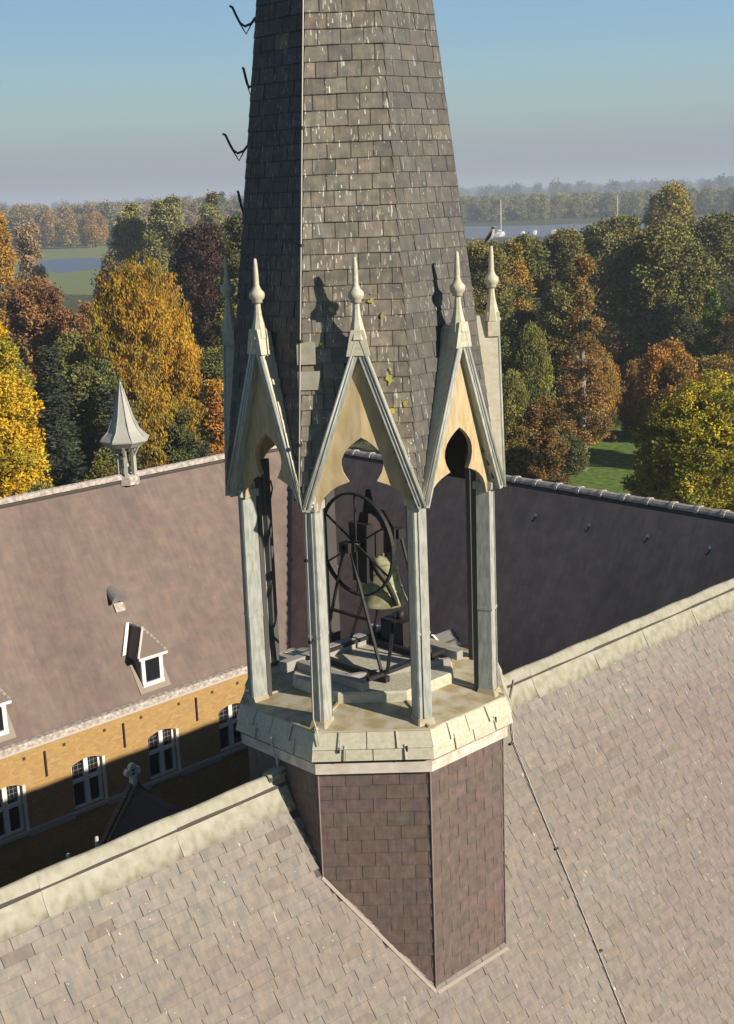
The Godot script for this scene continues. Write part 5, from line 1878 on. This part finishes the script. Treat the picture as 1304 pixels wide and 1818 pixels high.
	tree("oak_tree", "dark olive oak behind the yellow green weeping tree", 53.0, -38.0, 0.4, 3.6, "round", oak + olive, 1400, 0.36, 0.06)
	tree("elm_tree", "golden far tree on the horizon above the dark oaks", 158.1, -99.2, 6.4, 7.6, "round", [Color(0.34, 0.25, 0.03), Color(0.28, 0.23, 0.035)], 1100, 0.8, 0.05)
	var mid := [Color(0.12, 0.135, 0.03), Color(0.18, 0.18, 0.035), Color(0.09, 0.11, 0.028)]
	tree("ash_tree", "olive green round tree behind the amber birch", 62.3, -45.0, -2.5, 4.4, "round", mid, 1700, 0.34, 0.04)
	tree("ash_tree", "low brown green tree before the trunks of the dark oaks", 78.1, -50.1, -5.2, 5.0, "round", olive + rust, 1500, 0.38, 0.03)
	tree("ash_tree", "mid green tree between the far right finial and the weeping trees", 52.2, -40.5, -1.2, 3.4, "round", mid, 1600, 0.32, 0.04)
	tree("ash_tree", "mid green tree between golden birch and tower, under the copper beech", 27.1, -38.9, -0.7, 3.0, "round", mid, 1600, 0.28, 0.04)
	tree("ash_tree", "dull green tree at the left, between yellow tree and rust brown tree", 16.6, -39.5, 0.2, 3.2, "round", mid + olive, 1600, 0.30, 0.04)
	tree("ash_tree", "green brown tree between the rust brown tree and the golden birch", 26.0, -50.0, -0.4, 3.4, "round", olive + mid, 1600, 0.32, 0.04)
	tree("ash_tree", "brown tree at the right end of the pond, behind the golden birch", 58.0, -93.2, 1.3, 5.4, "round", [Color(0.17, 0.11, 0.045), Color(0.22, 0.15, 0.05), Color(0.14, 0.12, 0.04)], 1500, 0.50, 0.04)
	tree("ash_tree", "olive brown far tree above the golden birch's top", 87.8, -135.9, 3.0, 7.0, "round", [Color(0.19, 0.17, 0.06), Color(0.23, 0.19, 0.07)], 1500, 0.62, 0.04)
	tree("ash_tree", "brown green tree between the pond and the rust brown tree", 43.2, -83.0, 0.6, 5.0, "round", olive + rust, 1500, 0.46, 0.04)
	tree("ash_tree", "olive tree below the moored sailing boat", 69.5, -54.4, 3.0, 4.6, "round", olive + mid, 1600, 0.42, 0.04)
	tree("ash_tree", "golden olive tree left of the upright green tree, near the river", 60.3, -48.0, 0.6, 3.8, "round", olive + amber, 1600, 0.36, 0.04)
	tree("ash_tree", "orange brown tree behind the top of the large yellow green one", 60.5, -32.0, -4.4, 4.4, "round", amber + olive, 1600, 0.34, 0.04)
	# masses nobody could count
	wood("undergrowth", "mixed brown and green undergrowth below the garden trees", 24, 70, 34, 62, 420, 1.5, 4.6, [Color(0.06, 0.065, 0.02), Color(0.10, 0.085, 0.02), Color(0.14, 0.09, 0.02), Color(0.05, 0.055, 0.02)], 5, 0.42, 90)
	wood("undergrowth", "mixed brown and green thicket behind the garden trees", 24, 46, 92, 150, 330, 4.0, 8.5, [Color(0.07, 0.075, 0.025), Color(0.12, 0.10, 0.025), Color(0.16, 0.10, 0.025)], 6, 0.5, 130)
	wood("undergrowth", "brown thicket left of the tower in front of the meadow", 47, 60, 62, 105, 160, 2.5, 5.0, [Color(0.09, 0.085, 0.03), Color(0.16, 0.10, 0.035), Color(0.12, 0.12, 0.04)], 7, 0.5, 110)
	wood("far_wood", "hazy brown and olive wood beyond the pond", 46, 70, 540, 760, 620, 9, 17, [Color(0.21, 0.17, 0.07), Color(0.25, 0.18, 0.07), Color(0.15, 0.155, 0.065), Color(0.3, 0.2, 0.06)], 8, 1.5, 60)
	wood("far_wood", "pale olive belt of willows on the far river bank", 22, 46, 690, 980, 900, 7, 13, [Color(0.22, 0.21, 0.07), Color(0.27, 0.235, 0.075), Color(0.17, 0.185, 0.07)], 9, 1.6, 50)
	wood("far_wood", "blue grey woods strung along the horizon", 12, 80, 1500, 3600, 1500, 12, 22, [Color(0.07, 0.08, 0.045), Color(0.09, 0.085, 0.045), Color(0.06, 0.07, 0.04)], 10, 3.0, 22)
